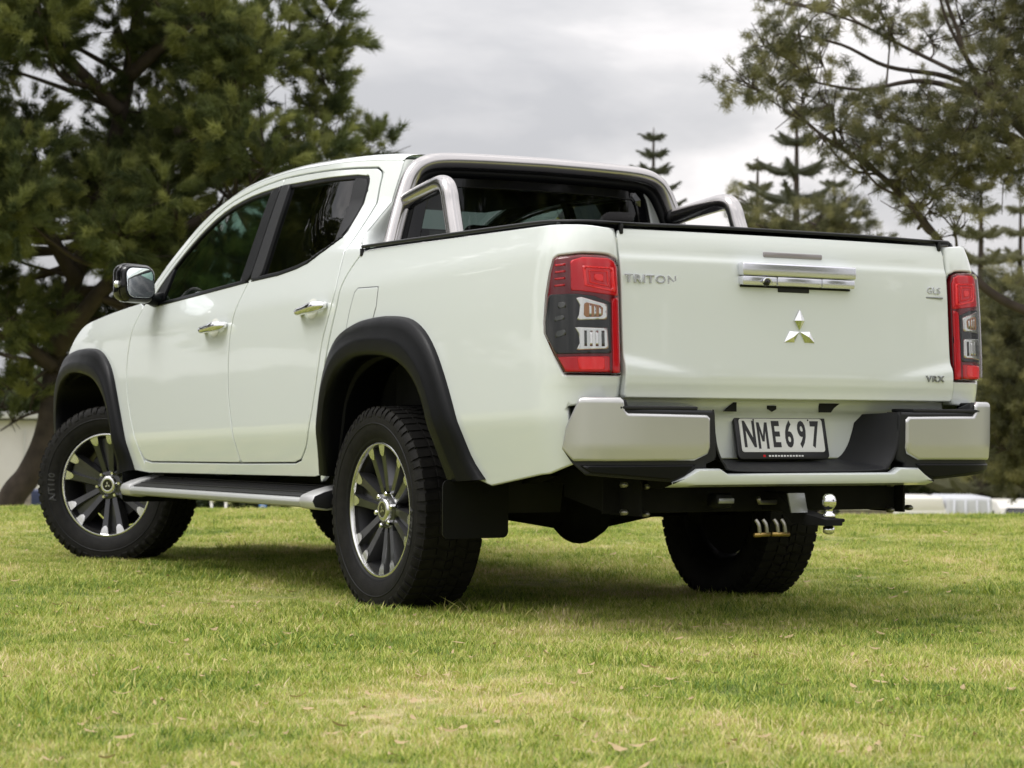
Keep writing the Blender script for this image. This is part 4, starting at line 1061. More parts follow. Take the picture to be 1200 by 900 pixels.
def leafmat(name, cols, trans=.3, rough=.55, world=False, rand=.5):
    """cols: ramp of base colours, picked per tuft (and by lawn patch when world=True)"""
    m_, n_, l_, b_ = nmat(name)
    r_ = n_.new('ShaderNodeValToRGB'); e_ = r_.color_ramp.elements
    for i, (p_, c_) in enumerate(cols):
        q = e_[i] if i < 2 else e_.new(p_)
        q.position = p_; q.color = (*c_, 1)
    oi = n_.new('ShaderNodeObjectInfo')
    if world:
        z1, z2 = grass_nodes(m_, n_, l_, 0)
        a1 = n_.new('ShaderNodeMath'); a1.operation = 'MULTIPLY_ADD'; a1.inputs[1].default_value = 1.0; l_.new(z1.outputs['Fac'], a1.inputs[0])
        a2 = n_.new('ShaderNodeMath'); a2.operation = 'MULTIPLY_ADD'; a2.inputs[1].default_value = .5; a2.inputs[2].default_value = -.25; l_.new(z2.outputs['Fac'], a2.inputs[0]); l_.new(a2.outputs[0], a1.inputs[2])
        at_ = n_.new('ShaderNodeAttribute'); at_.attribute_name = 'blade'; at_.attribute_type = 'GEOMETRY'
        a3 = n_.new('ShaderNodeMath'); a3.operation = 'MULTIPLY_ADD'; a3.inputs[1].default_value = rand; l_.new(at_.outputs['Fac'], a3.inputs[0])
        a4 = n_.new('ShaderNodeMath'); a4.operation = 'SUBTRACT'; a4.inputs[1].default_value = rand*.5; l_.new(a1.outputs[0], a4.inputs[0]); l_.new(a4.outputs[0], a3.inputs[2])
        l_.new(a3.outputs[0], r_.inputs['Fac'])
    else:
        l_.new(oi.outputs['Random'], r_.inputs['Fac'])
    l_.new(r_.outputs[0], b_.inputs['Base Color']); b_.inputs['Roughness'].default_value = rough; b_.inputs['Specular IOR Level'].default_value = .25
    tr = n_.new('ShaderNodeBsdfTranslucent'); l_.new(r_.outputs[0], tr.inputs[0])
    mx_ = n_.new('ShaderNodeMixShader'); mx_.inputs[0].default_value = trans
    o_ = n_['Material Output']; l_.new(b_.outputs[0], mx_.inputs[1]); l_.new(tr.outputs[0], mx_.inputs[2]); l_.new(mx_.outputs[0], o_.inputs[0])
    return m_
leafmat('grass_blade', [(.22, (.085, .165, .024)), (.80, (.70, .58, .36)), (.37, (.24, .335, .044)), (.52, (.41, .465, .080)), (.66, (.57, .53, .19))], .25, .5, True, .46)
leafmat('needle_dark', [(0., (.060, .080, .032)), (1., (.33, .35, .115)), (.5, (.15, .18, .060))], .45)
leafmat('needle_olive', [(0., (.080, .084, .045)), (1., (.28, .265, .115)), (.5, (.155, .158, .072))], .42)
leafmat('needle_norfolk', [(0., (.085, .092, .062)), (1., (.18, .18, .105))], .25)
leafmat('hedge_leaf', [(0., (.016, .026, .010)), (1., (.060, .075, .026))], .2)
leafmat('litter', [(0., (.30, .20, .10)), (1., (.62, .50, .33)), (.5, (.46, .35, .20))], .1, .8)
pbr('bark', (.055, .042, .033), .9, bump=1., bscale=18, var=.45, vscale=6)
pbr('bark_fine', (.060, .045, .036), .9, var=.3, vscale=6)
pbr('white_wall', (.62, .60, .57), .7, var=.05, vscale=2)
pbr('roof_sheet', (.55, .55, .54), .5)
pbr('weathered_wood', (.23, .20, .17), .85, var=.3, vscale=14)
pbr('tarp', (.50, .51, .54), .6, var=.08, vscale=3)
pbr('caravan_white', (.72, .70, .65), .4)
pbr('dark_glass', (.012, .014, .016), .08, 0, 1.)
pbr('red_paint', (.42, .015, .02), .3, 0, 1.)
pbr('blue_sign', (.10, .22, .50), .4)
pbr('navy', (.02, .03, .08), .5)

# --- terrain: one sheet, fine near the camera, out to the horizon
ax = np.unique(np.concatenate([np.arange(-60, 60.1, 1.0), np.arange(-16, 16.1, .33), [-3000, -1200, -500, -250, -150, -100, -75, 75, 100, 150, 250, 500, 1200, 3000]]))
V = []; F = []; nx = len(ax)
for ix in range(nx):
    for iy in range(nx):
        x, y = ax[ix]+2, ax[iy]-2; V.append((x, y, ground_z(x, y)))
for ix in range(nx-1):
    for iy in range(nx-1): F.append((ix*nx+iy, (ix+1)*nx+iy, (ix+1)*nx+iy+1, ix*nx+iy+1))
gr = mk('lawn', V, F, 'lawn_soil'); tag(gr, 'green lawn with dry straw patches under the pickup', kind='structure')

# --- instancing helper
def make_group(name, coll):
    ng = bpy.data.node_groups.new(name, 'GeometryNodeTree')
    ng.interface.new_socket('Geometry', in_out='INPUT', socket_type='NodeSocketGeometry'); ng.interface.new_socket('Geometry', in_out='OUTPUT', socket_type='NodeSocketGeometry')
    n_ = ng.nodes; l_ = ng.links
    gi = n_.new('NodeGroupInput'); go = n_.new('NodeGroupOutput'); ip = n_.new('GeometryNodeInstanceOnPoints'); ci = n_.new('GeometryNodeCollectionInfo')
    ci.inputs['Collection'].default_value = coll; ci.inputs['Separate Children'].default_value = True; ci.inputs['Reset Children'].default_value = True
    ip.inputs['Pick Instance'].default_value = True
    def na(nm, t):
        a = n_.new('GeometryNodeInputNamedAttribute'); a.data_type = t; a.inputs['Name'].default_value = nm
        return [s for s in a.outputs if s.enabled and s.name == 'Attribute'][0]
    e2 = n_.new('FunctionNodeEulerToRotation')
    l_.new(gi.outputs[0], ip.inputs['Points']); l_.new(ci.outputs[0], ip.inputs['Instance'])
    l_.new(na('pick', 'INT'), ip.inputs['Instance Index']); l_.new(na('rot', 'FLOAT_VECTOR'), e2.inputs[0]); l_.new(e2.outputs[0], ip.inputs['Rotation'])
    l_.new(na('scl', 'FLOAT'), ip.inputs['Scale']); l_.new(ip.outputs[0], go.inputs[0])
    return ng
def scatter(name, P, R, S, ng, npick, parent=None):
    me = bpy.data.meshes.new(name); n = len(P); me.vertices.add(n)
    me.vertices.foreach_set('co', np.asarray(P, np.float32).ravel())
    a = me.attributes.new('rot', 'FLOAT_VECTOR', 'POINT'); a.data.foreach_set('vector', np.asarray(R, np.float32).ravel())
    a = me.attributes.new('scl', 'FLOAT', 'POINT'); a.data.foreach_set('value', np.asarray(S, np.float32))
    a = me.attributes.new('pick', 'INT', 'POINT'); a.data.foreach_set('value', rng.integers(0, npick, n).astype(np.int32))
    o = bpy.data.objects.new(name, me); COL.objects.link(o); o.parent = parent
    md = o.modifiers.new('scatter', 'NODES'); md.node_group = ng
    return o
def source_collection(name, meshes):
    c = bpy.data.collections.new(name)
    for i, me in enumerate(meshes):
        o = bpy.data.objects.new('%s_%02d' % (name, i), me); c.objects.link(o)
    return c

# --- grass
def grass_tuft(nb, size, hmin, hmax, wid):
    V = []; F = []; at_ = []
    for k in range(nb):
        x, y = rng.uniform(-size, size, 2); a = rng.uniform(0, 2*PI); h = rng.uniform(hmin, hmax)*(1 if rng.random() > .1 else 1.35)
        ln = h*rng.uniform(.25, 1.5); w_ = wid*rng.uniform(.7, 1.3); dx, dy = math.cos(a), math.sin(a); tw = a+PI/2+rng.uniform(-.6, .6); tx, ty = math.cos(tw)*w_, math.sin(tw)*w_
        i0 = len(V); val = rng.random()
        for t, kk in ((0, 1), (.5, .85)):
            px, py, pz = x+dx*ln*t*t, y+dy*ln*t*t, h*t*(1-.18*t)-.004
            V.append((px-tx*kk, py-ty*kk, pz)); V.append((px+tx*kk, py+ty*kk, pz))
        V.append((x+dx*ln, y+dy*ln, h*.84)); F += [(i0, i0+1, i0+3, i0+2), (i0+2, i0+3, i0+4)]; at_ += [val]*5
    me = bpy.data.meshes.new('grass_tuft'); me.from_pydata(V, [], F)
    a = me.attributes.new('blade', 'FLOAT', 'POINT'); a.data.foreach_set('value', np.array(at_, np.float32))
    me.materials.append(MATS['grass_blade']); me.polygons.foreach_set('use_smooth', [True]*len(me.polygons))
    return me
GC = source_collection('grass_source', [grass_tuft(190, .085, .008, .020, .0013) for _ in range(7)]+[grass_tuft(150, .085, .006, .015, .0013) for _ in range(2)]+[grass_tuft(120, .075, .014, .032, .0016)])
GG = make_group('grass_scatter', GC)
P = []; S = []
side = Vector((fwh.y, -fwh.x, 0))
d = 2.2
while d < 19.5:
    stp_ = .085 if d < 8 else (.095 if d < 12 else .12)
    hw = .32*d+1.6; n = int(2*hw/stp_)
    for k in range(n):
        o_ = -hw+stp_*k+rng.uniform(-.5, .5)*stp_; dd = d+rng.uniform(-.5, .5)*stp_
        q = CAM_POS+fwh*dd+side*o_
        bare = noise.noise(Vector((q.x*1.1, q.y*1.1, 4.2)))+.5*noise.noise(Vector((q.x*3.1, q.y*3.1, 1.2)))
        s = 1.0 - (.25 if bare > .42 else 0) + .35*noise.noise(Vector((q.x*.8, q.y*.8, 9.)))
        wd_ = noise.noise(Vector((q.x*1.9, q.y*1.9, 21.)))
        if wd_ > .46: s *= 1.5
        P.append((q.x, q.y, ground_z(q.x, q.y))); S.append(max(.35, s)*rng.uniform(.85, 1.2))
    d += stp_
n = len(P); R = np.zeros((n, 3)); R[:, 2] = rng.uniform(0, 2*PI, n); R[:, 0] = rng.normal(0, .06, n); R[:, 1] = rng.normal(0, .06, n)
tag(scatter('grass', P, R, S, GG, 10), 'short mown grass blades growing over the lawn', kind='stuff')
# far grass beyond the crest is the sheet itself
# --- dry leaf and straw litter
V = []; F = []
for k in range(1700):
    dd = 3.2+11*rng.random()**1.5; o_ = rng.uniform(-1, 1)*(.27*dd+.3); q = CAM_POS+fwh*dd+side*o_
    if -.9 < q.y < .9 and -1.2 < q.x < 3.6: continue
    a = rng.uniform(0, 2*PI); ln = rng.uniform(.006, .022) if rng.random() < .85 else rng.uniform(.016, .025); wd = ln*rng.uniform(.10, .42); z0 = ground_z(q.x, q.y)+rng.uniform(.010, .020); cu = rng.uniform(.0, .005)
    U = Vector((math.cos(a), math.sin(a), rng.uniform(-.25, .25))); W = Vector((-math.sin(a), math.cos(a), rng.uniform(-.3, .3))); i0 = len(V); b0 = Vector((q.x, q.y, z0))
    for t, wk, zz in ((-1, .15, cu), (-.4, 1, 0), (.3, .9, 0), (1, .1, cu*1.3)):
        V.append(b0+U*ln*t-W*wd*wk+Vector((0, 0, zz))); V.append(b0+U*ln*t+W*wd*wk+Vector((0, 0, zz+cu*.6)))
    for j in range(3): F.append((i0+j*2, i0+j*2+1, i0+j*2+3, i0+j*2+2))
tag(mk('leaf_litter', V, F, 'litter'), 'scattered dry leaves and straw lying on the grass', kind='stuff')

# --- tree building blocks
def needle_tuft(n, L0, ln, wid, spread, droop, matn):
    V = []; F = []
    for k in range(n):
        t = rng.random()**.8; a = rng.uniform(0, 2*PI); sp_ = math.radians(rng.uniform(*spread)); l = ln*rng.uniform(.7, 1.25)
        b = Vector((rng.normal(0, .015), rng.normal(0, .015), L0*t)); dr = Vector((math.sin(sp_)*math.cos(a), math.sin(sp_)*math.sin(a), math.cos(sp_)))
        w_ = dr.cross(Vector((rng.normal(), rng.normal(), rng.normal()))).normalized()*wid*rng.uniform(.7, 1.3)
        e_ = b+dr*l+Vector((0, 0, -droop*l*rng.random())); i0 = len(V); V += [b-w_, b+w_, e_]; F.append((i0, i0+1, i0+2))
    me = bpy.data.meshes.new('needle_tuft'); me.from_pydata([tuple(v) for v in V], [], F); me.materials.append(MATS[matn]); return me
TC1 = source_collection('pine_source', [needle_tuft(150, .19, .105, .0038, (10, 62), .1, 'needle_dark') for _ in range(6)]); TG1 = make_group('pine_scatter', TC1)
TC2 = source_collection('sheoak_source', [needle_tuft(95, .12, .075, .0026, (10, 80), .35, 'needle_olive') for _ in range(6)]); TG2 = make_group('sheoak_scatter', TC2)
TC3 = source_collection('hedge_source', [needle_tuft(120, .20, .12, .014, (20, 90), .2, 'hedge_leaf') for _ in range(4)]); TG3 = make_group('hedge_scatter', TC3)
def wood(name, paths, mat, parent, seg=8):
    V = []; F = []
    for pth, rad in paths:
        v, f = tube_data(pth, rad, seg); o_ = len(V); V += v; F += [tuple(i+o_ for i in q) for q in f]
    return mk(name, V, F, mat, parent)
def taper(P, r0, r1, n=5):
    C_ = catmull(P, n); k = len(C_); return C_, [r0+(r1-r0)*i/(k-1) for i in range(k)]
def pad_tufts(pads, per, flat, smin, smax, outward, updir, center=None):
    """foliage tufts gathered in pads: pads = [(centre, radius)]"""
    P, R, S = [], [], []
    for c, r in pads:
        n = int(per*(r/.5)**2*rng.uniform(.75, 1.25))
        for k in range(n):
            v = rng.normal(size=3); v /= np.linalg.norm(v)+1e-9; v *= r*rng.random()**.45; v[2] *= flat
            q = Vector((c[0]+v[0], c[1]+v[1], c[2]+v[2])); dr = Vector((v[0], v[1], v[2]/flat*.6)).normalized()*outward+Vector((0, 0, updir))+Vector(rng.normal(0, .35, 3))
            if center is not None: dr += (q-center).normalized()*.35
            P.append(q[:]); R.append(dr.to_track_quat('Z', 'Y').to_euler()[:]); S.append(rng.uniform(smin, smax))
    return P, R, S
def build_tree(name, base, trunk_pts, r0, r1, pads, ng, npk, per, flat, label, cat, group=None, limbs=None, matw='bark', updir=.5, sm=(.8, 1.25), twig=.5):
    t = empty(name, base, label, cat, group); B0 = Vector(base)
    C_, rd = taper([Vector(p)-B0 for p in trunk_pts], r0, r1, 7)
    wood('trunk', [(C_, rd)], matw, t, 14)
    lp = []
    for pts, a, b in (limbs or []): lp.append(taper([Vector(p)-B0 for p in pts], a, b, 5))
    srcs = [(q, r) for q, r in zip(C_, rd)]
    for pth, r in list(lp): srcs += list(zip(pth, r))
    for c, r in pads:
        c_ = Vector(c)-B0
        cand = sorted(srcs, key=lambda s: (s[0]-c_).length+.9*max(0, s[0].z-c_.z+.25))[:4]
        s = cand[int(rng.integers(0, len(cand)))]; v = c_-s[0]; md = s[0]+v*.5+Vector((0, 0, -.06*v.length))+Vector(rng.normal(0, .06, 3))*v.length
        ra = min(s[1]*.55, .012+.018*v.length); lp.append(taper([s[0], md, c_], ra, .006, 5))
        for k in range(int(5*twig/.5)):
            e_ = c_+Vector(rng.normal(0, r*.55, 3)); w0 = s[0].lerp(c_, rng.uniform(.55, .95)); lp.append(([w0, w0.lerp(e_, .5)+Vector(rng.normal(0, .04, 3)), e_], [.007, .005, .003]))
    tag(wood('branches', lp, 'bark_fine', t, 6), kind='stuff')
    P, R, S = pad_tufts([(Vector(c)-B0, r) for c, r in pads], per, flat, sm[0], sm[1], 1.0, updir)
    tag(scatter('crown', P, R, S, ng, npk, t), kind='stuff')
    return t

# --- big dark conifer on the left
def umax(v): return interp([-300, -120, 0, 60, 110, 150, 175, 230, 330, 460], [250, 350, 392, 402, 390, 405, 450, 440, 410, 380], v)
pads = []
DL = 24.0
def rpad(tries=4000, need=195):
    out_ = []
    for _ in range(tries):
        if len(out_) >= need: break
        u, v = rng.uniform(-150, 470), rng.uniform(-300, 455); dd = DL+rng.uniform(-1.9, 2.4); r = rng.uniform(.28, .52)
        rp = r*F_PX/dd
        if u+rp*.75 > umax(v): continue
        if v+rp*.5 > (425 if u < 110 else 440): continue
        hole = noise.noise(Vector((u*.011, v*.011, 2.7)))
        if hole < -.24: continue
        if 20 < u < 130 and 250 < v < 420 and rng.random() < .45: continue
        q = at(u, v, dd)
        if any((q-o_[0]).length < .24 for o_ in out_): continue
        out_.append((q, r))
    return out_
pads = rpad()
# rim pads that give the ragged right-hand outline
for u, v, r in ((385, 20, .26), (398, 62, .20), (380, 95, .30), (372, 130, .26), (398, 150, .24), (428, 165, .22), (452, 172, .22), (405, 45, .15), (350, -30, .4), (392, 120, .18)): pads.append((at(u, v, DL+rng.uniform(-.5, .5)), r))
b0 = at(-18, 640, DL); b0.z = ground_z(b0.x, b0.y)-.1
trunk = [b0, at(8, 598, DL), at(34, 556, DL), at(52, 515, DL), at(60, 470, DL), at(64, 420, DL+.2), at(84, 340, DL+.3), at(120, 220, DL+.3), at(150, 90, DL+.3), at(170, -60, DL+.3), at(180, -230, DL+.3)]
limbs = [([at(62, 430, DL), at(20, 400, DL-.3), at(-40, 380, DL-.6)], .09, .03), ([at(66, 410, DL), at(130, 330, DL-.4), at(230, 260, DL-.8), at(330, 215, DL-1)], .11, .03),
         ([at(90, 330, DL), at(40, 250, DL-.4), at(-30, 180, DL-.5)], .09, .03), ([at(115, 235, DL), at(200, 160, DL+.3), at(290, 90, DL+.6), at(370, 60, DL+.6)], .10, .03),
         ([at(150, 90, DL), at(230, 20, DL-.3), at(320, -40, DL-.3)], .08, .03), ([at(140, 130, DL), at(60, 50, DL-.3), at(0, -10, DL)], .08, .03),
         ([at(60, 480, DL), at(30, 487, DL-.1), at(0, 505, DL-.2)], .022, .008), ([at(58, 462, DL), at(34, 440, DL-.2), at(8, 436, DL-.2)], .020, .006), ([at(64, 425, DL), at(30, 455, DL-.2), at(18, 470, DL-.2)], .02, .006)]
for u, v in ((8, 452), (26, 446), (2, 470), (40, 462), (14, 492)): pads.append((at(u, v, DL-.2), .13))
pine = build_tree('conifer_tree', tuple(b0), trunk, .155, .05, pads, TG1, 6, 80, .75, 'large dark green conifer with leaning trunk behind the pickup bonnet', 'tree', limbs=limbs, updir=.45)
# its neighbour to the left of the frame, seen in the side windows
def copy_tree(src, loc, rz, sc, label, group=None):
    r = src.copy(); COL.objects.link(r); r.location = loc; r.rotation_euler = (0, 0, rz); r.scale = (sc,)*3; r['label'] = label
    if group: r['group'] = group
    for c in src.children:
        k = c.copy(); COL.objects.link(k); k.parent = r
    return r
copy_tree(pine, (19.5, 6.6, -1.0), 2.2, 1.5, 'tall dark conifer further left, mirrored in the cab windows')
for k_, (x_, y_, rz_, sc_, lb_) in enumerate(((27, 17, .6, 1.5, 'conifer left of the picture, mirrored along the white doors'), (20, 24, 1.9, 1.3, 'smaller conifer mirrored in the middle of the load bed side'), (13, 27, 3.4, 1.7, 'tall conifer mirrored in the rear of the load bed side'),
        (-26, -17, 4.2, 1.4, 'conifer behind the photographer, mirrored left in the tailgate'), (-30, -27, 5.3, 1.6, 'tall conifer behind the photographer, mirrored right in the tailgate'))):
    copy_tree(pine, (x_, y_, ground_z(x_, y_)-.2), rz_, sc_, lb_, 'conifers out of frame, seen as reflections')

# --- she-oak reaching in from the right
DR = 19.0
def pp(L_, d0=DR): return [(at(u, v, d0+rng.uniform(-.8, .8)), r) for u, v, r in L_]
rp_ = [(868, 92, .26), (905, 92, .34), (940, 108, .34), (975, 118, .30), (900, 50, .28), (935, 34, .32), (960, 62, .28), (925, 4, .34), (985, 12, .34), (1030, 8, .30), (1045, 24, .22), (1010, 110, .26), (1040, 130, .28), (1075, 150, .34), (1110, 150, .38), (1145, 130, .42), (1175, 150, .46), (1195, 110, .46), (1190, 60, .42), (1160, 80, .36), (1180, 20, .42), (1130, 20, .32), (1090, 40, .26), (1110, 190, .36), (1075, 190, .34), (1060, 210, .28), (1100, 220, .30), (1050, 170, .30), (1140, 180, .38), (1020, 160, .26), (985, 148, .22), (955, 152, .20), (1160, 212, .24), (1190, 190, .34), (1085, 110, .24), (1230, 100, .55), (1240, 180, .55), (1250, 20, .6), (1300, 100, .7), (1290, 220, .6), (1210, -60, .6), (1120, -60, .5), (1020, -60, .5), (1300, -60, .8), (1350, 60, .8), (1370, 180, .8), (1090, 245, .20), (1118, 258, .18), (1065, 235, .18), (1000, 178, .22), (1012, 200, .18)]
b0 = at(1420, 640, DR+.6); b0.z = ground_z(b0.x, b0.y)-.1
trunk = [b0, at(1405, 540, DR+.5), at(1370, 440, DR+.3), at(1335, 340, DR+.2), at(1320, 220, DR), at(1310, 80, DR), at(1300, -80, DR), at(1295, -220, DR)]
limbs = [([at(1340, 400, DR), at(1240, 375, DR-.1), at(1175, 352, DR-.2), at(1120, 305, DR-.2), at(1060, 232, DR-.2), at(1012, 190, DR), at(965, 160, DR), at(930, 128, DR)], .052, .010),
         ([at(1325, 260, DR), at(1235, 190, DR+.2), at(1160, 118, DR+.2), at(1110, 90, DR+.2), at(1040, 78, DR+.2), at(985, 52, DR+.1), at(925, 40, DR)], .040, .009),
         ([at(1322, 230, DR), at(1250, 150, DR-.3), at(1150, 92, DR-.3), at(1120, 30, DR-.3), at(1095, -40, DR-.3)], .036, .010),
         ([at(1165, 120, DR), at(1085, 95, DR-.2), at(1010, 105, DR-.2), at(950, 95, DR-.1)], .03, .008),
         ([at(1150, 100, DR), at(1128, 60, DR), at(1108, 20, DR), at(1095, -30, DR)], .022, .008),
         ([at(1128, 88, DR), at(1060, 55, DR+.2), at(1000, 25, DR+.2), at(930, 5, DR+.2)], .022, .007),
         ([at(1240, 200, DR), at(1190, 160, DR-.4), at(1140, 150, DR-.5), at(1080, 165, DR-.5)], .026, .008),
         ([at(1330, 320, DR), at(1250, 210, DR), at(1180, 168, DR+.4), at(1130, 165, DR+.5)], .030, .008)]
build_tree('sheoak_tree', tuple(b0), trunk, .26, .07, pp([(u, v, r*.80) for u, v, r in rp_]), TG2, 6, 125, .8, 'wispy olive tree with thin dark limbs reaching in at top right', 'tree', limbs=limbs, updir=-.1, twig=1.0, sm=(.75, 1.2))

# --- bushy tree filling the lower right edge
rp_ = []
for _ in range(60):
    u, v = rng.uniform(1120, 1330), rng.uniform(330, 545)
    lim = interp([330, 380, 430, 520, 620], [1185, 1150, 1140, 1128, 1120], v)
    if u < lim+18: continue
    rp_.append((u, v, rng.uniform(.32, .52)))
rp_ += [(1172, 352, .3), (1162, 390, .26), (1158, 430, .26), (1152, 470, .3), (1150, 515, .3), (1160, 545, .22), (1190, 330, .26), (1190, 545, .2)]
b0 = at(1240, 660, 23.5); b0.z = ground_z(b0.x, b0.y)-.1
trunk = [b0, at(1240, 600, 23.5), at(1235, 500, 23.6), at(1230, 400, 23.6), at(1235, 320, 23.6)]
build_tree('bushy_tree', tuple(b0), trunk, .16, .05, pp(rp_, 23.3), TG2, 6, 120, .9, 'dense olive bushy tree beside the right end of the rear bumper', 'tree', updir=.1, sm=(.8, 1.3))

# --- Norfolk pines further off
def norfolk(u, vtip, d_, n_wh, gap, l0, dl, label, lmax=2.6, seed=0):
    rr = np.random.default_rng(seed+50)
    top = at(u, vtip, d_); g = ground_z(top.x, top.y)
    t = empty('norfolk_pine', (top.x, top.y, g), label, 'tree', 'tall pines on the skyline behind the lawn'); H = top.z-g
    tube('trunk', [(0, 0, -.2), (0, 0, H*.5), (0, 0, H-.25), (0, 0, H)], [.05+.017*H, .03+.010*H, .028, .008], 'bark_fine', t, 8)
    V = []; F = []; z = H-.28; L_ = l0; k = 0
    while k < n_wh and z > .8:
        nb = 5 if k < 4 else 6; a0 = rr.uniform(0, 2*PI)
        for b in range(nb):
            a = a0+2*PI*b/nb+rr.uniform(-.12, .12); l = min(lmax, L_)*rr.uniform(.88, 1.1); dr = Vector((math.cos(a), math.sin(a), 0)); sd_ = Vector((-math.sin(a), math.cos(a), 0))
            sag = .10*l if k < 5 else .02*l
            pth = [Vector((0, 0, z))+dr*l*s_+Vector((0, 0, -sag*math.sin(PI*s_*.8)+.34*l*s_**2.2)) for s_ in np.linspace(0, 1, 7)]
            rad = [.05+.03*l, .08+.08*l, .09+.11*l, .09+.12*l, .08+.10*l, .05+.06*l, .015]
            v, f = tube_data(pth, [q*.55 for q in rad], 6); o_ = len(V); V += v; F += [tuple(i+o_ for i in q) for q in f]
            for q in range(int(60+45*l)):
                s_ = rr.uniform(.12, 1); i = s_*6; j = min(5, int(i)); c = pth[j].lerp(pth[j+1], i-j); rl_ = np.interp(i, range(7), rad)
                an = rr.uniform(0, 2*PI); o2 = (sd_*math.cos(an)+Vector((0, 0, 1))*math.sin(an)*.75)*rl_*rr.uniform(.9, 1.9)+dr*rr.uniform(.02, .12)*(1+l*.4)
                w_ = dr.cross(o2).normalized()*rr.uniform(.012, .03); i0 = len(V); V += [c-w_, c+w_, c+o2]; F.append((i0, i0+1, i0+2))
        z -= gap*(1+.03*k)*rr.uniform(.92, 1.08); L_ += dl; k += 1
    me_ = mk('crown', V, F, 'needle_norfolk', t, smooth=False); tag(me_, kind='stuff')
    return t
norfolk(766, 149, 62, 16, .46, .34, .13, 'lone pine tip showing above the end of the steel bar', 1.9, 1)
norfolk(934, 118, 52, 18, .62, .42, .20, 'tallest pine behind the olive tree above the tailgate handle', 2.2, 2)
norfolk(888, 183, 58, 16, .48, .30, .15, 'smaller pine left of the tallest pine above the tailgate', 1.6, 3)
norfolk(1150, 205, 50, 16, .52, .28, .16, 'slender pine above the right tail light behind the bare limb', 1.8, 4)
norfolk(1196, 232, 54, 14, .55, .35, .17, 'pine at the right edge of the picture', 1.9, 5)
norfolk(978, 205, 66, 14, .6, .4, .16, 'far pine low behind the tailgate, right of the tallest', 1.8, 6)
# pads of low foliage behind the tailgate's right half
rp_ = [(858, 228, .16), (872, 236, .22), (884, 262, .26), (905, 268, .3), (935, 262, .3), (962, 256, .30), (985, 250, .32), (1000, 268, .3), (925, 290, .4), (975, 290, .4), (880, 285, .4), (1020, 290, .3), (1040, 330, .5), (960, 330, .6), (900, 330, .6), (993, 236, .2)]
b0 = at(950, 600, 30); b0.z = ground_z(b0.x, b0.y)-.1
build_tree('bushy_tree', tuple(b0), [b0, at(950, 480, 30), at(948, 360, 30), at(948, 260, 30)], .16, .05, [(at(u, v, 30+rng.uniform(-.6, .6)), r) for u, v, r in rp_], TG2, 6, 90, .8, 'low rounded tree showing just above the middle of the tailgate', 'tree', updir=.2, sm=(.9, 1.4))

# --- hedge and odds and ends beyond the crest
def hedge(name, u0, u1, vtop, d_, label, dens=26):
    a, b = at(u0, vtop, d_), at(u1, vtop, d_); t = empty(name, (0, 0, 0), label, 'hedge'); g = ground_z((a.x+b.x)/2, (a.y+b.y)/2)
    n = int((b-a).length*dens); P = []; R = []; S = []
    for k in range(n):
        q = a.lerp(b, rng.random()); q.z = g+(a.z-g)*rng.random()**.7+rng.normal(0, .06); q += fwh*rng.uniform(0, 1.2); P.append(q[:]); R.append(rng.uniform(-1.2, 1.2, 3)); S.append(rng.uniform(.9, 2.0))
    tag(scatter('foliage', P, R, S, TG3, 4, t), kind='stuff')
    stems = []
    for k in range(int((b-a).length/.8)):
        q = a.lerp(b, (k+.5)/int((b-a).length/.8)); stems.append(([Vector((q.x, q.y, g-.1))+fwh*.6, Vector((q.x, q.y, g+(a.z-g)*.8))+fwh*.6], [.03, .012]))
    tag(wood('stems', stems, 'bark_fine', t, 5), kind='stuff')
hedge('boundary_hedge', 100, 560, 572, 44, 'dark hedge beyond the lawn seen under the side step', 60)
hedge('boundary_hedge', 980, 1260, 540, 50, 'dark hedge behind the parked caravan at right', 60)
# far wood closing the horizon
P = []; R = []; S = []
for k in range(15000):
    a = rng.uniform(-PI, PI); d_ = rng.uniform(95, 120); x, y = d_*math.cos(a), d_*math.sin(a); P.append((x, y, -3.2+4.2*rng.random()**.8*(1+.25*noise.noise(Vector((x*.05, y*.05, 0)))))); R.append(rng.uniform(-1, 1, 3)); S.append(rng.uniform(6, 11))
tag(scatter('distant_wood', P, R, S, TG3, 4), 'distant band of dark trees closing the horizon', kind='stuff')

def frame_at(u, v, d_):
    q = at(u, v, d_); g = ground_z(q.x, q.y); return Vector((q.x, q.y, g)), q.z-g
ANG = YAW
def lbox(parent, name, c, s, mat, bev=.02): return box(name, c, s, mat, parent, bev)
# white building at the left
b_, h_ = frame_at(-40, 492, 46)
bd = empty('white_building', b_[:], 'long white building behind the leaning trunk at the left edge', 'building'); bd.rotation_euler = (0, 0, ANG)
lbox(bd, 'wall', (2.0, 1.0, h_/2-.1), (4, 5.4, h_+.2), 'white_wall', .01)
lbox(bd, 'eave', (1.95, 1.0, h_+.10), (4.3, 5.7, .14), 'roof_sheet', .02)
lbox(bd, 'plinth', (-.03, 1.0, .5), (.10, 5.42, 1.35), 'caravan_white', .01)
lbox(bd, 'string_course', (-.05, 1.0, 1.30), (.12, 5.44, .10), 'weathered_wood', .01)
for k in range(3): lbox(bd, 'cladding_joint', (-.045, -1.2+1.5*k, h_/2+.6), (.02, .03, h_-1.6), 'roof_sheet', 0)
b_, h_ = frame_at(31, 567, 36)
fp = empty('fence_post', b_[:], 'weathered grey timber fence post in front of the white building', 'fence post'); fp.rotation_euler = (0, 0, ANG)
lbox(fp, 'post', (0, 0, h_/2), (.12, .13, h_), 'weathered_wood', .01); lbox(fp, 'rail', (.02, .55, h_*.72), (.05, 1.1, .08), 'weathered_wood', .005); lbox(fp, 'cap', (0, 0, h_+.015), (.15, .16, .03), 'weathered_wood', .005)
b_, h_ = frame_at(42, 572, 40)
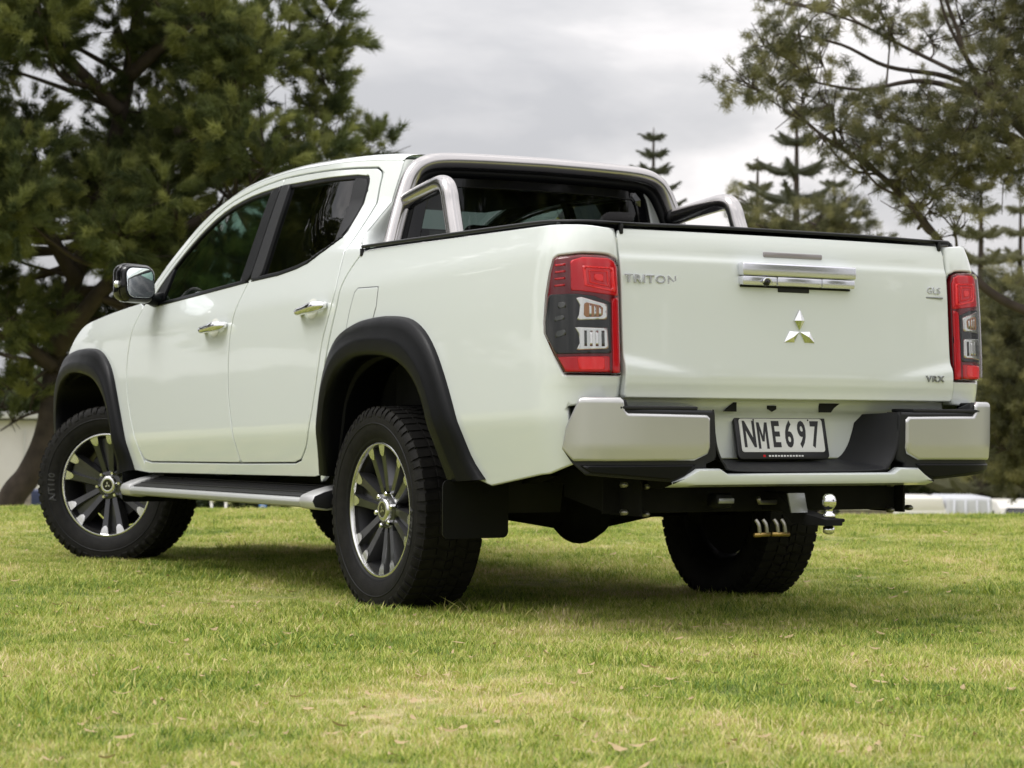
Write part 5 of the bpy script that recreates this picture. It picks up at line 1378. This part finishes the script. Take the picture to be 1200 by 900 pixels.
bn = empty('storage_bin', b_[:], 'navy topped white bin left of the front wheel', 'bin'); bn.rotation_euler = (0, 0, ANG)
lbox(bn, 'body', (0, 0, h_*.36), (.6, .6, h_*.72), 'caravan_white', .03); lbox(bn, 'lid', (0, 0, h_*.86), (.66, .66, h_*.26), 'navy', .04)
# caravan under a grey cover
b_, h_ = frame_at(1100, 581, 46)
cv = empty('covered_caravan', b_[:], 'white pop top caravan half under a grey tarpaulin', 'caravan'); cv.rotation_euler = (0, 0, ANG)
def cvp(name, y0, y1, z0, z1, mat, x0=-.9, x1=.9, sl=.0, bev=.05):
    bm = bmesh.new(); bm_box(bm, ((x0+x1)/2, (y0+y1)/2, (z0+z1)/2), (x1-x0, y1-y0, z1-z0), None, bev, 3)
    for v in bm.verts:
        if v.co.z > (z0+z1)/2: v.co.y = (y0+y1)/2+(v.co.y-(y0+y1)/2)*(1-sl)
    return bm_obj(name, bm, mat, cv)
cvp('body', -.85, .90, .35, h_-.22, 'caravan_white')
cvp('roof', .02, .93, h_-.30, h_, 'caravan_white', sl=.12)
cvp('tarpaulin', -.93, .05, h_-1.0, h_+.01, 'tarp', -.95, .95, .06, .08)
for k in range(4): tube('tarp_fold', [(-.955, -.80+.22*k, h_-.05), (-.965, -.84+.24*k, h_-.5), (-.96, -.80+.22*k, h_-1.0)], [.02, .03, .02], 'tarp', cv, 8)
cvp('window', .22, .78, h_-.62, h_-.32, 'dark_glass', -.915, -.88, 0, .02)
for y_ in (-.5, .5):
    V, F = lathe_data([(0, .09), (.2, .09), (.31, .07), (.31, -.07), (.2, -.09), (0, -.09)], 24); mk('wheel', [(v[0], v[1]+y_*1.6, v[2]+.31) for v in V], F, 'rubber', cv)
tube('drawbar', [(0, .9, .45), (0, 1.9, .42)], .05, 'underbody', cv, 8)
# parked hatchback at the right edge
b_, h_ = frame_at(1193, 584, 48)
car = empty('parked_car', b_[:], 'white parked car with red tail lamps beside the caravan', 'car'); car.rotation_euler = (0, 0, ANG)
def prof_car(name, P_, y0, y1, mat, inset_=0.):
    V = [(x, y0, z) for x, z in P_]+[(x, y1, z) for x, z in P_]; n = len(P_)
    F = [(i, (i+1) % n, n+(i+1) % n, n+i) for i in range(n)]+[tuple(range(n-1, -1, -1)), tuple(range(n, 2*n))]
    bm = bmesh.new(); vs = [bm.verts.new(v) for v in V]
    for f in F: bm.faces.new([vs[i] for i in f])
    bmesh.ops.recalc_face_normals(bm, faces=bm.faces[:]); bmesh.ops.bevel(bm, geom=bm.edges[:], offset=.05, segments=3, affect='EDGES', profile=.5)
    return bm_obj(name, bm, mat, car)
hh = h_
prof_car('body', [(-1.9, .30), (1.9, .30), (2.0, .62), (1.1, .86), (-1.85, .90), (-1.98, .6)], -.85, .85, 'caravan_white')
prof_car('cabin', [(-1.8, .86), (.95, .84), (.25, hh-.06), (-.2, hh), (-1.3, hh-.02), (-1.62, hh-.12)], -.74, .74, 'caravan_white')
prof_car('rear_screen', [(-1.835, .95), (-1.79, .95), (-1.62, hh-.14), (-1.665, hh-.14)], -.62, .62, 'dark_glass')
for s in (1, -1):
    box('tail_lamp', (-1.93, s*.70, .80), (.08, .24, .22), 'red_paint', car, .03)
    box('side_window', (-.4, s*.742, (hh+.9)/2), (1.5, .02, (hh-.9)*.62), 'dark_glass', car, .005)
    for x_ in (-1.25, 1.25):
        V, F = lathe_data([(0, .10), (.2, .10), (.31, .08), (.31, -.08), (.2, -.10), (0, -.10)], 24); mk('wheel', [(v[0]+x_, v[1]+s*.76, v[2]+.31) for v in V], F, 'rubber', car)
box('number_plate', (-1.985, 0, .62), (.01, .40, .12), 'plate_white', car, .003)
# little things seen under the side step
b_, h_ = frame_at(247, 597, 40)
sg_ = empty('white_board', b_[:], 'small tilted white board at the lawn edge under the step', 'board'); sg_.rotation_euler = (0, 0, ANG)
o_ = box('panel', (0, 0, h_-.10), (.02, .17, .17), 'caravan_white', sg_, .003, Matrix.Rotation(math.radians(38), 3, 'X')); box('stake', (.03, 0, (h_-.1)/2), (.03, .03, h_-.1), 'weathered_wood', sg_, .002)
for u, lb in ((257, 'thin pale leaning stake beside the small white board'), (266, 'thin pale upright stake right of the leaning stake')):
    b_, h_ = frame_at(u, 588, 40); pk = empty('marker_stake', b_[:], lb, 'stake', 'pale stakes at the lawn edge'); pk.rotation_euler = (0, 0, ANG)
    tube('shaft', [(0, 0, 0), (0, .02 if u > 260 else .14, h_)], .022, 'caravan_white', pk, 8); box('tip', (0, .02 if u > 260 else .14, h_+.02), (.05, .05, .04), 'caravan_white', pk, .004)
b_, h_ = frame_at(308, 590, 40)
bs_ = empty('blue_sign', b_[:], 'small blue and white sign at the lawn edge under the step', 'sign'); bs_.rotation_euler = (0, 0, ANG)
box('board', (0, 0, h_-.12), (.02, .13, .26), 'blue_sign', bs_, .004); box('post', (.03, 0, (h_-.2)/2), (.04, .04, h_-.2), 'weathered_wood', bs_, .003)
o_ = tube('symbol', [(-.014, .03*math.cos(a), h_-.08+.04*math.sin(a)) for a in np.linspace(-.4, PI*1.7, 14)], .008, 'caravan_white', bs_, 6); box('symbol_bar', (-.013, 0, h_-.19), (.004, .08, .03), 'caravan_white', bs_, .001)
# low grey wall beyond the crest to the right of the tow bar
a, b = at(985, 597, 42), at(1046, 597, 42); g = ground_z(a.x, a.y)
lw = empty('low_wall', ((a.x+b.x)/2, (a.y+b.y)/2, g), 'low grey wall beyond the lawn right of the tow ball', 'wall'); lw.rotation_euler = (0, 0, ANG)
box('wall_face', (0, 0, (a.z-g)/2), (.2, (b-a).length, a.z-g), 'weathered_wood', lw, .01); box('coping', (0, 0, a.z-g+.03), (.28, (b-a).length+.1, .06), 'roof_sheet', lw, .01)
